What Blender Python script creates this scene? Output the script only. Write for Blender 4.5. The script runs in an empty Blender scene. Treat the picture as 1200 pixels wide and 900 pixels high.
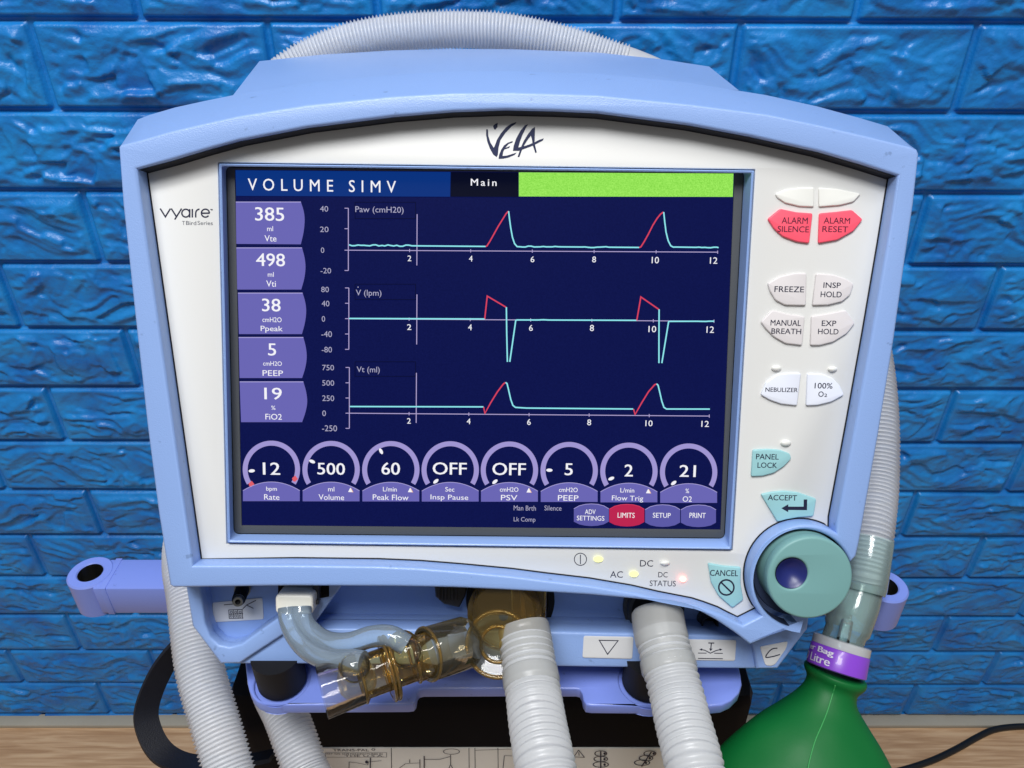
import bpy, bmesh, math, random
import numpy as np
from mathutils import Vector, Matrix
from mathutils.geometry import tessellate_polygon

S = bpy.context.scene
COL = S.collection
random.seed(4)

# ------------------------------------------------------------------ camera
PITCH = math.radians(32.8)          # looking down
FPX = 900.0                         # focal length in photo pixels (photo 1200 x 900)
CAM = Vector((0, 0, 1.006))
FW = Vector((0, math.cos(PITCH), -math.sin(PITCH)))
UP = Vector((0, math.sin(PITCH), math.cos(PITCH)))
RT = Vector((1, 0, 0))
cd = bpy.data.cameras.new("camera")
cam = bpy.data.objects.new("camera", cd)
COL.objects.link(cam)
cam.location = CAM
cam.rotation_euler = (math.pi / 2 - PITCH, 0, 0)
cd.sensor_width = 36
cd.lens = 36 * FPX / 1200
cd.clip_start = 0.02
cd.clip_end = 50
S.camera = cam

# ------------------------------------------------------------------ light
w = bpy.data.worlds.new("World")
S.world = w
w.use_nodes = True
w.node_tree.nodes["Background"].inputs[0].default_value = (0.86, 0.92, 1.0, 1)
w.node_tree.nodes["Background"].inputs[1].default_value = 0.21

def area(name, loc, target, sx, sy, power, col=(1, 1, 1)):
    l = bpy.data.lights.new(name, 'AREA')
    l.shape = 'RECTANGLE'
    l.size, l.size_y = sx, sy
    l.energy = power
    l.color = col
    o = bpy.data.objects.new(name, l)
    COL.objects.link(o)
    o.location = loc
    o.rotation_euler = (Vector(target) - Vector(loc)).to_track_quat('-Z', 'Y').to_euler()
    return o
area("ceiling_tube_light", (0.15, -0.12, 2.5), (0.0, 0.32, 0.8), 1.4, 0.16, 15, (1.0, 0.98, 0.95))
area("ceiling_panel_light", (-0.35, -0.5, 2.5), (0.0, 0.3, 0.8), 1.0, 0.5, 32, (0.97, 0.98, 1.0))

S.view_settings.view_transform = 'Standard'
S.view_settings.look = 'None'
S.view_settings.exposure = 0
S.view_settings.gamma = 1
S.cycles.use_denoising = True
S.cycles.max_bounces = 12
S.cycles.transparent_max_bounces = 24
S.cycles.caustics_reflective = False
S.cycles.caustics_refractive = False

# ------------------------------------------------------------------ where a photo pixel lies in the room
def ray(px, py):
    return FW + RT * ((px - 600) / FPX) - UP * ((py - 450) / FPX)
def at(px, py, z):                    # point at depth z
    return CAM + ray(px, py) * z
def on_z(px, py, Z):                  # point on the level plane Z
    d = ray(px, py)
    return CAM + d * ((Z - CAM.z) / d.z)
# the front panel leans back 26 degrees: origin O, axes U (right), V (up), N (out)
_r = Vector((math.radians(6.851), 0, math.radians(0.9704)))
_R = Matrix.Rotation(_r.length, 3, _r.normalized())
_M = Matrix((RT, -UP, FW)).transposed()
O = CAM + _M @ Vector((-0.0120236, -0.00908398, 0.321))
U = (_M @ _R.col[0]).normalized()
V = -(_M @ _R.col[1]).normalized()
N = -(_M @ _R.col[2]).normalized()
PANEL = Matrix.Translation(O) @ Matrix((U, V, N)).transposed().to_4x4()
def uv(px, py, h=0.0):
    d = ray(px, py)
    t = (O + N * h - CAM).dot(N) / d.dot(N)
    q = CAM + d * t - O
    return (q.dot(U), q.dot(V))
def pp(px, py, h=0.0):
    a, b = uv(px, py, h)
    return O + U * a + V * b + N * h

# ------------------------------------------------------------------ materials
def lin(h):
    h = h.lstrip('#')
    o = []
    for i in (0, 2, 4):
        c = int(h[i:i + 2], 16) / 255
        o.append(c / 12.92 if c <= 0.04045 else ((c + 0.055) / 1.055) ** 2.4)
    return (*o, 1)

def new_mat(name):
    m = bpy.data.materials.new(name)
    m.use_nodes = True
    return m, m.node_tree.nodes, m.node_tree.links, m.node_tree.nodes["Principled BSDF"]

def plastic(name, h, rough=0.45, spec=0.5, grain=2500, bump=0.05, vary=0.04, coat=0, metal=0, specks=False):
    m, n, l, b = new_mat(name)
    c = lin(h)
    tc = n.new('ShaderNodeTexCoord')
    n1 = n.new('ShaderNodeTexNoise'); n1.inputs['Scale'].default_value = 14; n1.inputs['Detail'].default_value = 6
    l.new(tc.outputs['Object'], n1.inputs['Vector'])
    mr = n.new('ShaderNodeMapRange')
    mr.inputs[3].default_value = 1 - vary; mr.inputs[4].default_value = 1 + vary
    l.new(n1.outputs[0], mr.inputs[0])
    mx = n.new('ShaderNodeVectorMath'); mx.operation = 'SCALE'
    mx.inputs[0].default_value = c[:3]
    l.new(mr.outputs[0], mx.inputs['Scale'])
    if specks:        # scattered scuffs and dirt specks
        n3 = n.new('ShaderNodeTexNoise'); n3.inputs['Scale'].default_value = 210; n3.inputs['Detail'].default_value = 3
        l.new(tc.outputs['Object'], n3.inputs['Vector'])
        m3 = n.new('ShaderNodeMapRange'); m3.inputs[1].default_value = 0.70; m3.inputs[2].default_value = 0.76; m3.inputs[3].default_value = 1.0; m3.inputs[4].default_value = 0.72
        l.new(n3.outputs[0], m3.inputs[0])
        m4 = n.new('ShaderNodeVectorMath'); m4.operation = 'SCALE'
        l.new(mx.outputs[0], m4.inputs[0]); l.new(m3.outputs[0], m4.inputs['Scale'])
        l.new(m4.outputs[0], b.inputs['Base Color'])
    else:
        l.new(mx.outputs[0], b.inputs['Base Color'])
    mr2 = n.new('ShaderNodeMapRange')
    mr2.inputs[3].default_value = rough - 0.06; mr2.inputs[4].default_value = rough + 0.08
    l.new(n1.outputs[0], mr2.inputs[0])
    l.new(mr2.outputs[0], b.inputs['Roughness'])
    b.inputs['Specular IOR Level'].default_value = spec
    b.inputs['Metallic'].default_value = metal
    b.inputs['Coat Weight'].default_value = coat
    if bump:
        n2 = n.new('ShaderNodeTexNoise'); n2.inputs['Scale'].default_value = grain; n2.inputs['Detail'].default_value = 2
        l.new(tc.outputs['Object'], n2.inputs['Vector'])
        bp = n.new('ShaderNodeBump'); bp.inputs['Strength'].default_value = bump; bp.inputs['Distance'].default_value = 0.0006
        l.new(n2.outputs[0], bp.inputs['Height'])
        l.new(bp.outputs[0], b.inputs['Normal'])
    return m

def glow(name, h, strength=1.0, gloss=0.08):
    m, n, l, b = new_mat(name)
    b.inputs['Base Color'].default_value = (0.0008, 0.0008, 0.001, 1)
    b.inputs['Roughness'].default_value = 0.3
    b.inputs['Specular IOR Level'].default_value = gloss
    b.inputs['Emission Color'].default_value = lin(h)
    b.inputs['Emission Strength'].default_value = strength
    return m

def clear(name, tint, body, edge=0.75, base=0.06, rough=0.08, bumpy=0.0, thru=0.0):
    """thin clear plastic: tinted see-through, more body towards grazing edges, glossy skin"""
    m, n, l, b = new_mat(name)
    out = n['Material Output']
    tr = n.new('ShaderNodeBsdfTransparent'); tr.inputs[0].default_value = lin(tint)
    b.inputs['Base Color'].default_value = lin(body)
    b.inputs['Roughness'].default_value = rough
    b.inputs['Specular IOR Level'].default_value = 0.8
    lw = n.new('ShaderNodeLayerWeight'); lw.inputs['Blend'].default_value = 0.35
    mr = n.new('ShaderNodeMapRange'); mr.inputs[1].default_value = 0.35; mr.inputs[3].default_value = base; mr.inputs[4].default_value = edge
    l.new(lw.outputs['Facing'], mr.inputs[0])
    mx = n.new('ShaderNodeMixShader')
    tl = n.new('ShaderNodeBsdfTranslucent'); tl.inputs[0].default_value = lin(body)
    m0 = n.new('ShaderNodeMixShader'); m0.inputs[0].default_value = thru
    l.new(b.outputs[0], m0.inputs[1]); l.new(tl.outputs[0], m0.inputs[2])
    l.new(mr.outputs[0], mx.inputs[0]); l.new(tr.outputs[0], mx.inputs[1]); l.new(m0.outputs[0], mx.inputs[2])
    gl = n.new('ShaderNodeBsdfGlossy'); gl.inputs['Roughness'].default_value = rough
    fr = n.new('ShaderNodeFresnel'); fr.inputs[0].default_value = 1.5
    mx2 = n.new('ShaderNodeMixShader')
    l.new(fr.outputs[0], mx2.inputs[0]); l.new(mx.outputs[0], mx2.inputs[1]); l.new(gl.outputs[0], mx2.inputs[2])
    l.new(mx2.outputs[0], out.inputs['Surface'])
    if bumpy:
        tc = n.new('ShaderNodeTexCoord')
        n2 = n.new('ShaderNodeTexNoise'); n2.inputs['Scale'].default_value = 160; n2.inputs['Detail'].default_value = 3
        l.new(tc.outputs['Object'], n2.inputs['Vector'])
        bp = n.new('ShaderNodeBump'); bp.inputs['Strength'].default_value = bumpy; bp.inputs['Distance'].default_value = 0.002
        l.new(n2.outputs[0], bp.inputs['Height'])
        for x in (b, gl): l.new(bp.outputs[0], x.inputs['Normal'])
    return m

def hose_mat(name, h, rough=0.35, see=0.12, trans=0.35):
    m, n, l, b = new_mat(name)
    out = n['Material Output']
    b.inputs['Base Color'].default_value = lin(h)
    b.inputs['Roughness'].default_value = rough
    b.inputs['Specular IOR Level'].default_value = 0.6
    tl = n.new('ShaderNodeBsdfTranslucent'); tl.inputs[0].default_value = lin(h)
    tr = n.new('ShaderNodeBsdfTransparent'); tr.inputs[0].default_value = (0.9, 0.92, 0.95, 1)
    m1 = n.new('ShaderNodeMixShader'); m1.inputs[0].default_value = trans
    l.new(b.outputs[0], m1.inputs[1]); l.new(tl.outputs[0], m1.inputs[2])
    m2 = n.new('ShaderNodeMixShader'); m2.inputs[0].default_value = see
    l.new(m1.outputs[0], m2.inputs[1]); l.new(tr.outputs[0], m2.inputs[2])
    l.new(m2.outputs[0], out.inputs['Surface'])
    return m

M = {}
M['shell'] = plastic('light_blue_plastic', '#8ba9de', 0.31, 0.5, 2200, 0.22, 0.035, specks=True)
M['shell_back'] = M['shell']
M['white'] = plastic('off_white_plastic', '#d7d7d4', 0.45, 0.4, 3200, 0.06, 0.015)
M['lilac'] = plastic('lilac_paint', '#7a8edb', 0.32, 0.5, 900, 0.06, 0.06, coat=0.2, specks=True)
M['teal'] = plastic('teal_plastic', '#74a2a1', 0.42, 0.4, 2600, 0.05, 0.03)
M['dimple'] = plastic('navy_gloss', '#1e2768', 0.34, 0.5, 0, 0, 0.03)
M['btn_red'] = plastic('red_button', '#fb5a70', 0.4, 0.4, 3000, 0.04, 0.02)
M['btn_grey'] = plastic('grey_button', '#d9d4d4', 0.4, 0.4, 3000, 0.04, 0.02)
M['btn_white'] = plastic('white_button', '#e2e6f1', 0.38, 0.4, 3000, 0.04, 0.02)
M['btn_teal'] = plastic('pale_teal_button', '#96c6ca', 0.4, 0.4, 3000, 0.04, 0.02)
M['btn_cream'] = plastic('cream_button', '#e6e6e0', 0.35, 0.45, 3000, 0.03, 0.02)
M['ink'] = plastic('dark_ink', '#20223a', 0.5, 0.3, 0, 0, 0.0)
M['ink_navy'] = plastic('navy_ink', '#1d2549', 0.45, 0.3, 0, 0, 0.06)
M['ink_grey'] = plastic('grey_ink', '#6a6c74', 0.5, 0.3, 0, 0, 0.0)
M['ink_red'] = plastic('maroon_ink', '#5a2038', 0.5, 0.3, 0, 0, 0.0)
M['label'] = plastic('silver_label', '#d4d5d6', 0.4, 0.5, 1200, 0.03, 0.04)
M['cream_label'] = plastic('cream_label', '#f4efe4', 0.5, 0.4, 1500, 0.04, 0.05)
M['black'] = plastic('black_plastic', '#05070f', 0.6, 0.12, 1800, 0.1, 0.1)
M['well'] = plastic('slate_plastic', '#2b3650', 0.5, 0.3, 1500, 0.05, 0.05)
M['rubber'] = plastic('black_rubber', '#0a0a0e', 0.6, 0.3, 1500, 0.1, 0.1)
M['gasket_and_shade'] = plastic('black_gasket_and_shade', '#0c101e', 0.5, 0.3, 0, 0, 0.0)  # black of the screen gasket, also of the painted gap shade
M['touch'] = plastic('grey_touch_frame', '#4b4e51', 0.5, 0.4, 900, 0.05, 0.12)
M['metal'] = plastic('dull_metal', '#8c8a84', 0.3, 0.5, 900, 0.04, 0.1, metal=1)
M['darkgrey'] = plastic('dark_grey_plastic', '#33353a', 0.45, 0.4, 700, 0.2, 0.1)
M['plug'] = plastic('ivory_plug', '#e9e6da', 0.35, 0.5, 1500, 0.03, 0.02)
M['green'] = plastic('green_rubber', '#05652c', 0.5, 0.35, 420, 0.06, 0.14)
M['purple'] = plastic('purple_band', '#8a45cf', 0.3, 0.5, 0, 0, 0.05, coat=0.3)
M['print_white'] = plastic('white_print', '#ece6f6', 0.4, 0.4, 0, 0, 0)
M['hose_back'] = hose_mat('ribbed_hose_plastic', '#eceef1', 0.24, 0.26, 0.30)
M['hose_front'] = hose_mat('milky_hose_plastic', '#e4e6e8', 0.30, 0.17, 0.35)
M['cuff'] = hose_mat('soft_cuff_plastic', '#d2d2ce', 0.28, 0.38, 0.35)
M['cuff_white'] = hose_mat('white_cuff_plastic', '#d8dade', 0.35, 0.1, 0.3)
M['amber'] = clear('amber_clear_plastic', '#fff2c6', '#ecc068', 0.66, 0.07, 0.05, 0.2, 0.45)
M['smoke'] = clear('smoky_clear_plastic', '#f9f4e6', '#ddd0a8', 0.55, 0.07, 0.05, 0.1, 0.4)
M['glass'] = clear('clear_plastic', '#fbfaf8', '#e6e2da', 0.5, 0.03, 0.04, 0.1, 0.4)
M['amber_rim'] = clear('amber_rim_plastic', '#f3dca4', '#e8c476', 0.8, 0.16, 0.06, 0.1, 0.45)
M['port_bore'] = plastic('brownish_bore', '#7d7464', 0.5, 0.4, 900, 0.05, 0.1)
M['tubing'] = clear('pale_blue_tubing', '#e2edf6', '#c6dcf0', 0.7, 0.28, 0.10)
M['aqua'] = clear('pale_aqua_plastic', '#ecf8f6', '#d2eeea', 0.72, 0.24, 0.12, 0.1)
M['whitecap'] = clear('cloudy_white_plastic', '#e8ecee', '#e6e8ea', 0.9, 0.65, 0.2)
M['strap'] = plastic('black_webbing', '#10121c', 0.55, 0.4, 1400, 0.3, 0.15)
M['cable'] = plastic('black_cable', '#15161a', 0.4, 0.5, 600, 0.05, 0.1)

# screen colours: the display gives off its own light
M['s_bg'] = glow('screen_navy', '#0a1250')
def screen_bg():
    m = M['s_bg']; n = m.node_tree.nodes; l = m.node_tree.links; b = n['Principled BSDF']
    tc = n.new('ShaderNodeTexCoord')
    n1 = n.new('ShaderNodeTexNoise'); n1.inputs['Scale'].default_value = 1500
    l.new(tc.outputs['Object'], n1.inputs['Vector'])
    cr = n.new('ShaderNodeMix'); cr.data_type = 'RGBA'
    cr.inputs[6].default_value = lin('#050b42'); cr.inputs[7].default_value = lin('#0d1654')
    l.new(n1.outputs[0], cr.inputs[0]); l.new(cr.outputs[2], b.inputs['Emission Color'])
screen_bg()
M['s_title'] = glow('screen_title_blue', '#08327e')
M['s_black'] = glow('screen_black', '#060a22')
M['s_green'] = glow('screen_green', '#96e650', 1.0)
def green_grain():
    m = M['s_green']; n = m.node_tree.nodes; l = m.node_tree.links; b = n['Principled BSDF']
    tc = n.new('ShaderNodeTexCoord')
    n1 = n.new('ShaderNodeTexNoise'); n1.inputs['Scale'].default_value = 1900
    l.new(tc.outputs['Object'], n1.inputs['Vector'])
    mr = n.new('ShaderNodeMapRange'); mr.inputs[1].default_value = 0.3; mr.inputs[2].default_value = 0.7
    l.new(n1.outputs[0], mr.inputs[0])
    cr = n.new('ShaderNodeMix'); cr.data_type = 'RGBA'
    cr.inputs[6].default_value = lin('#84d648'); cr.inputs[7].default_value = lin('#a4f064')
    l.new(mr.outputs[0], cr.inputs[0]); l.new(cr.outputs[2], b.inputs['Emission Color'])
green_grain()
M['s_tile'] = glow('screen_violet', '#6a66b4')
M['s_tile_hi'] = glow('screen_pale_violet', '#a49ed6')
M['s_ring'] = glow('screen_ring_violet', '#a096d2')
M['s_key'] = glow('screen_key_violet', '#5c5aa6')
M['s_keyred'] = glow('screen_key_red', '#bc2450')
M['s_white'] = glow('screen_white', '#f4f4fa')
M['s_grey'] = glow('screen_grey', '#aaa8c4')
M['s_axis'] = glow('screen_axis', '#b0a4d2')
M['s_cyan'] = glow('screen_cyan', '#8fe8f0')
M['s_red'] = glow('screen_red', '#d8435e')
M['s_mark'] = glow('screen_red_mark', '#e0606c')
M['s_orange'] = glow('screen_orange', '#f0b890')
M['s_line'] = glow('screen_faint_line', '#060a30')
M['led_y'] = glow('lit_yellow_lamp', '#f0f0a0', 1.6)
M['led_r'] = glow('lit_red_lamp', '#ff7a70', 6)

# ------------------------------------------------------------------ object helpers
def link(name, me, parent=None):
    o = bpy.data.objects.new(name, me)
    COL.objects.link(o)
    if parent is not None:
        o.parent = parent
    return o

def origin(parent):
    v = Vector((0, 0, 0))
    while parent is not None:
        v += parent.location
        parent = parent.parent
    return v

def finish(me, angle):
    me.validate()
    if angle is None:
        me.shade_flat()
    else:
        me.shade_smooth()
        if angle < 179:
            me.set_sharp_from_angle(angle=math.radians(angle))
    me.update()

def emit(name, verts, faces, mats, parent=None, idx=None, smooth=30, base=None):
    """world-space verts -> one mesh object; a top-level mesh gets its origin at its base"""
    vs = [Vector(v) for v in verts]
    if parent is not None:
        off = origin(parent)
    else:
        off = base or Vector((sum(v.x for v in vs) / len(vs), sum(v.y for v in vs) / len(vs), min(v.z for v in vs)))
    me = bpy.data.meshes.new(name)
    me.from_pydata([v - off for v in vs], [], faces)
    if not isinstance(mats, (list, tuple)): mats = [mats]
    for m in mats: me.materials.append(m)
    if idx is not None:
        me.polygons.foreach_set('material_index', idx)
    finish(me, smooth)
    o = link(name, me, parent)
    if parent is None: o.location = off
    return o

def thing(name, loc, label, cat, group=None):
    o = bpy.data.objects.new(name, None)
    COL.objects.link(o)
    o.location = loc
    o.empty_display_size = 0.05
    return tag(o, label, cat, group)
def tag(o, label=None, cat=None, group=None, kind=None):
    if label: o['label'] = label
    if cat: o['category'] = cat
    if group: o['group'] = group
    if kind: o['kind'] = kind
    return o

class Bag:
    """collects geometry (world space) with several materials for ONE mesh"""
    def __init__(s): s.v = []; s.f = []; s.i = []; s.m = []
    def mi(s, m):
        if m not in s.m: s.m.append(m)
        return s.m.index(m)
    def add(s, verts, faces, m):
        k = len(s.v); j = s.mi(m)
        s.v += [Vector(x) for x in verts]
        for f in faces:
            s.f.append([q + k for q in f]); s.i.append(j)
        return s
    def build(s, name, parent=None, smooth=30):
        return emit(name, s.v, s.f, s.m, parent, s.i, smooth)

def plate2d(outer, holes, w0, w1, bev=0.0005, res=2):
    """solid plate in a local (u,v,w) frame from a 2D outline with holes, rounded rim -> (verts, faces)"""
    cu = bpy.data.curves.new('tmp', 'CURVE')
    cu.dimensions = '2D'; cu.fill_mode = 'BOTH'
    bev = min(bev, (w1 - w0) * 0.49)
    cu.extrude = (w1 - w0) / 2 - bev
    cu.bevel_depth = bev; cu.bevel_resolution = res; cu.offset = -bev
    for lp in [outer] + list(holes):
        sp = cu.splines.new('POLY'); sp.points.add(len(lp) - 1); sp.use_cyclic_u = True
        for p, q in zip(sp.points, lp): p.co = (q[0], q[1], 0, 1)
    o = bpy.data.objects.new('tmp', cu)
    COL.objects.link(o)
    dg = bpy.context.evaluated_depsgraph_get(); dg.update()
    me = bpy.data.meshes.new_from_object(o.evaluated_get(dg))
    bm = bmesh.new(); bm.from_mesh(me)
    bmesh.ops.remove_doubles(bm, verts=bm.verts, dist=1e-7)
    vs = [Vector((v.co.x, v.co.y, v.co.z + (w0 + w1) / 2)) for v in bm.verts]
    bm.verts.index_update()
    fs = [[v.index for v in f.verts] for f in bm.faces]
    bm.free()
    bpy.data.objects.remove(o); bpy.data.curves.remove(cu); bpy.data.meshes.remove(me)
    return vs, fs

def tf(vs, mat): return [mat @ Vector(v) for v in vs]

def panel_plate(bag, m, outer, holes=(), w0=0.0, w1=0.001, bev=0.0004, res=2, h=None):
    """outline given as photo pixels on the panel plane at height h (default: its front face)"""
    h = w1 if h is None else h
    vs, fs = plate2d([uv(x, y, h) for x, y in outer], [[uv(x, y, h) for x, y in q] for q in holes], w0, w1, bev, res)
    bag.add(tf(vs, PANEL), fs, m)

def flat_poly(bag, m, pts, h, holes=()):
    """flat sheet on the panel plane at height h"""
    loops = [[Vector((*uv(x, y, h), 0)) for x, y in lp] for lp in [pts] + list(holes)]
    tri = tessellate_polygon(loops)
    allp = [p for lp in loops for p in lp]
    vs = [PANEL @ Vector((p.x, p.y, h)) for p in allp]
    fs = []
    for t in tri:
        a, b, c = (allp[k] for k in t)
        if (b - a).cross(c - a).z < 0: t = (t[0], t[2], t[1])
        fs.append(list(t))
    bag.add(vs, fs, m)

def stroke(bag, m, pts, width, h, closed=False):
    """mitred line of pixel width on the panel plane"""
    P = [Vector(p) for p in pts]
    n = len(P)
    L, R = [], []
    for k in range(n):
        a = P[k - 1] if (k > 0 or closed) else None
        b = P[(k + 1) % n] if (k < n - 1 or closed) else None
        d1 = (P[k] - a).normalized() if a is not None else None
        d2 = (b - P[k]).normalized() if b is not None else None
        if d1 is None: d1 = d2
        if d2 is None: d2 = d1
        t = (d1 + d2)
        t = t.normalized() if t.length > 1e-4 else d1
        nn = Vector((-t.y, t.x))
        s = width / 2 / max(0.5, nn.dot(Vector((-d1.y, d1.x))))
        L.append(P[k] + nn * s); R.append(P[k] - nn * s)
    vs = [pp(q.x, q.y, h) for q in L] + [pp(q.x, q.y, h) for q in R]
    fs = []
    for k in range(n if closed else n - 1):
        j = (k + 1) % n
        fs.append([k, j, n + j, n + k])
    bag.add(vs, fs, m)

_tc = {}
def text2d(s, bold=0.0, spacing=1.0):
    key = (s, bold, spacing)
    if key in _tc: return _tc[key]
    cu = bpy.data.curves.new('tmp', 'FONT')
    cu.body = s; cu.size = 1; cu.resolution_u = 3; cu.offset = bold; cu.space_character = spacing
    o = bpy.data.objects.new('tmp', cu); COL.objects.link(o)
    dg = bpy.context.evaluated_depsgraph_get(); dg.update()
    me = bpy.data.meshes.new_from_object(o.evaluated_get(dg))
    vs = np.array([v.co[:2] for v in me.vertices]); fs = [list(p.vertices) for p in me.polygons]
    bpy.data.objects.remove(o); bpy.data.curves.remove(cu); bpy.data.meshes.remove(me)
    mn, mx = vs.min(0), vs.max(0)
    vs = (vs - mn) / np.maximum(mx - mn, 1e-6)
    _tc[key] = (vs, fs)
    return _tc[key]

def text(bag, m, s, x0, y0, x1, y1, h, bold=0.0, spacing=1.0):
    """lettering filling the photo-pixel box on the panel plane; bold overstrikes it"""
    vs, fs = text2d(s, 0.0, spacing)
    cx, cy = (x0 + x1) / 2, (y0 + y1) / 2
    c = uv(cx, cy, h)
    wd = (Vector(uv(x1, cy, h)) - Vector(uv(x0, cy, h))).length
    ht = (Vector(uv(cx, y1, h)) - Vector(uv(cx, y0, h))).length
    e = min(bold * 1.1 * ht, .0003)
    for k, sh in enumerate((-.5, 0, .5) if bold > 0.008 else (0,)):
        out = [PANEL @ Vector((c[0] + (a - 0.5) * (wd - e) + sh * e, c[1] + (b - 0.5) * ht, h + k * .000008)) for a, b in vs]
        bag.add(out, fs, m)

def circ(cx, cy, r, n=48, a0=0, a1=2 * math.pi, ry=None, end=False):
    ry = r if ry is None else ry
    k = n - 1 if end else n
    return [(cx + r * math.cos(a0 + (a1 - a0) * i / k), cy + ry * math.sin(a0 + (a1 - a0) * i / k)) for i in range(n)]

def smooth_path(pts, per=8):
    """Catmull-Rom through 2D or 3D points"""
    P = [Vector(p) for p in pts]
    out = []
    for i in range(len(P) - 1):
        p0 = P[i - 1] if i else P[0] * 2 - P[1]
        p1, p2 = P[i], P[i + 1]
        p3 = P[i + 2] if i + 2 < len(P) else P[-1] * 2 - P[-2]
        for k in range(per):
            t = k / per
            out.append(0.5 * ((2 * p1) + (p2 - p0) * t + (2 * p0 - 5 * p1 + 4 * p2 - p3) * t * t + (3 * p1 - p0 - 3 * p2 + p3) * t ** 3))
    out.append(P[-1])
    return out
def rounded(pts, r=3.0, n=4):
    """round the corners of a pixel polygon"""
    P = [Vector(p) for p in pts]; out = []
    for i in range(len(P)):
        a, b, c = P[i - 1], P[i], P[(i + 1) % len(P)]
        d1 = min(r, (a - b).length * .45); d2 = min(r, (c - b).length * .45)
        s = b + (a - b).normalized() * d1; e = b + (c - b).normalized() * d2
        for k in range(n + 1):
            t = k / n
            out.append(tuple(s * (1 - t) ** 2 + b * 2 * t * (1 - t) + e * t * t))
    return out

def frames(P):
    """rotation-minimising frames along a polyline"""
    n = len(P); T = []
    for i in range(n):
        T.append((P[min(i + 1, n - 1)] - P[max(i - 1, 0)]).normalized())
    x = T[0].orthogonal().normalized()
    X = [x]
    for i in range(1, n):
        x = x - T[i] * x.dot(T[i])
        x.normalize(); X.append(x.copy())
    return T, X, [t.cross(a) for t, a in zip(T, X)]

def sweep(P, rad, seg=24, caps=True, flat=1.0):
    T, X, Y = frames(P)
    vs, fs = [], []
    for i, p in enumerate(P):
        r = rad(i) if callable(rad) else rad
        for k in range(seg):
            a = 2 * math.pi * k / seg
            vs.append(p + X[i] * (math.cos(a) * r) + Y[i] * (math.sin(a) * r * flat))
    for i in range(len(P) - 1):
        for k in range(seg):
            q = (k + 1) % seg
            fs.append([i * seg + k, i * seg + q, (i + 1) * seg + q, (i + 1) * seg + k])
    if caps:
        fs.append(list(range(seg))[::-1]); fs.append([(len(P) - 1) * seg + k for k in range(seg)])
    return vs, fs

def resample(P, step):
    P = [Vector(p) for p in P]
    d = [0]
    for a, b in zip(P, P[1:]): d.append(d[-1] + (b - a).length)
    n = max(2, int(d[-1] / step))
    out = []; j = 0
    for i in range(n + 1):
        s = d[-1] * i / n
        while j < len(P) - 2 and d[j + 1] < s: j += 1
        t = (s - d[j]) / max(1e-9, d[j + 1] - d[j])
        out.append(P[j].lerp(P[j + 1], t))
    return out

def lathe(axis_o, axis_d, prof, seg=48, close_ends=False):
    """surface of revolution: prof = [(along, radius)]"""
    d = Vector(axis_d).normalized(); x = d.orthogonal().normalized(); y = d.cross(x)
    vs, fs = [], []
    for s, r in prof:
        for k in range(seg):
            a = 2 * math.pi * k / seg
            vs.append(Vector(axis_o) + d * s + x * (r * math.cos(a)) + y * (r * math.sin(a)))
    for i in range(len(prof) - 1):
        for k in range(seg):
            q = (k + 1) % seg
            fs.append([i * seg + k, i * seg + q, (i + 1) * seg + q, (i + 1) * seg + k])
    if close_ends:
        fs.append(list(range(seg))[::-1]); fs.append([(len(prof) - 1) * seg + k for k in range(seg)])
    return vs, fs

def box(x0, x1, y0, y1, z0, z1, bev=0.002):
    bm = bmesh.new()
    bmesh.ops.create_cube(bm, size=1)
    for v in bm.verts:
        v.co = Vector((x0 + (v.co.x + .5) * (x1 - x0), y0 + (v.co.y + .5) * (y1 - y0), z0 + (v.co.z + .5) * (z1 - z0)))
    if bev:
        bmesh.ops.bevel(bm, geom=bm.edges[:], offset=bev, segments=2, affect='EDGES', profile=0.5)
    bm.verts.index_update()
    r = [v.co.copy() for v in bm.verts], [[v.index for v in f.verts] for f in bm.faces]
    bm.free()
    return r

# ------------------------------------------------------------------ the room: brick-relief wall and floor
WALL_Y = 0.676
def value_noise(X, Z, sx, sz, seed):
    rng = np.random.RandomState(seed)
    T = rng.rand(256, 256)
    x = X / sx; z = Z / sz
    xi = np.floor(x).astype(int); zi = np.floor(z).astype(int)
    fx = x - xi; fz = z - zi
    fx = fx * fx * fx * (fx * (fx * 6 - 15) + 10); fz = fz * fz * fz * (fz * (fz * 6 - 15) + 10)
    g = lambda a, b: T[a % 256, b % 256]
    return (g(xi, zi) * (1 - fx) + g(xi + 1, zi) * fx) * (1 - fz) + (g(xi, zi + 1) * (1 - fx) + g(xi + 1, zi + 1) * fx) * fz

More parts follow.
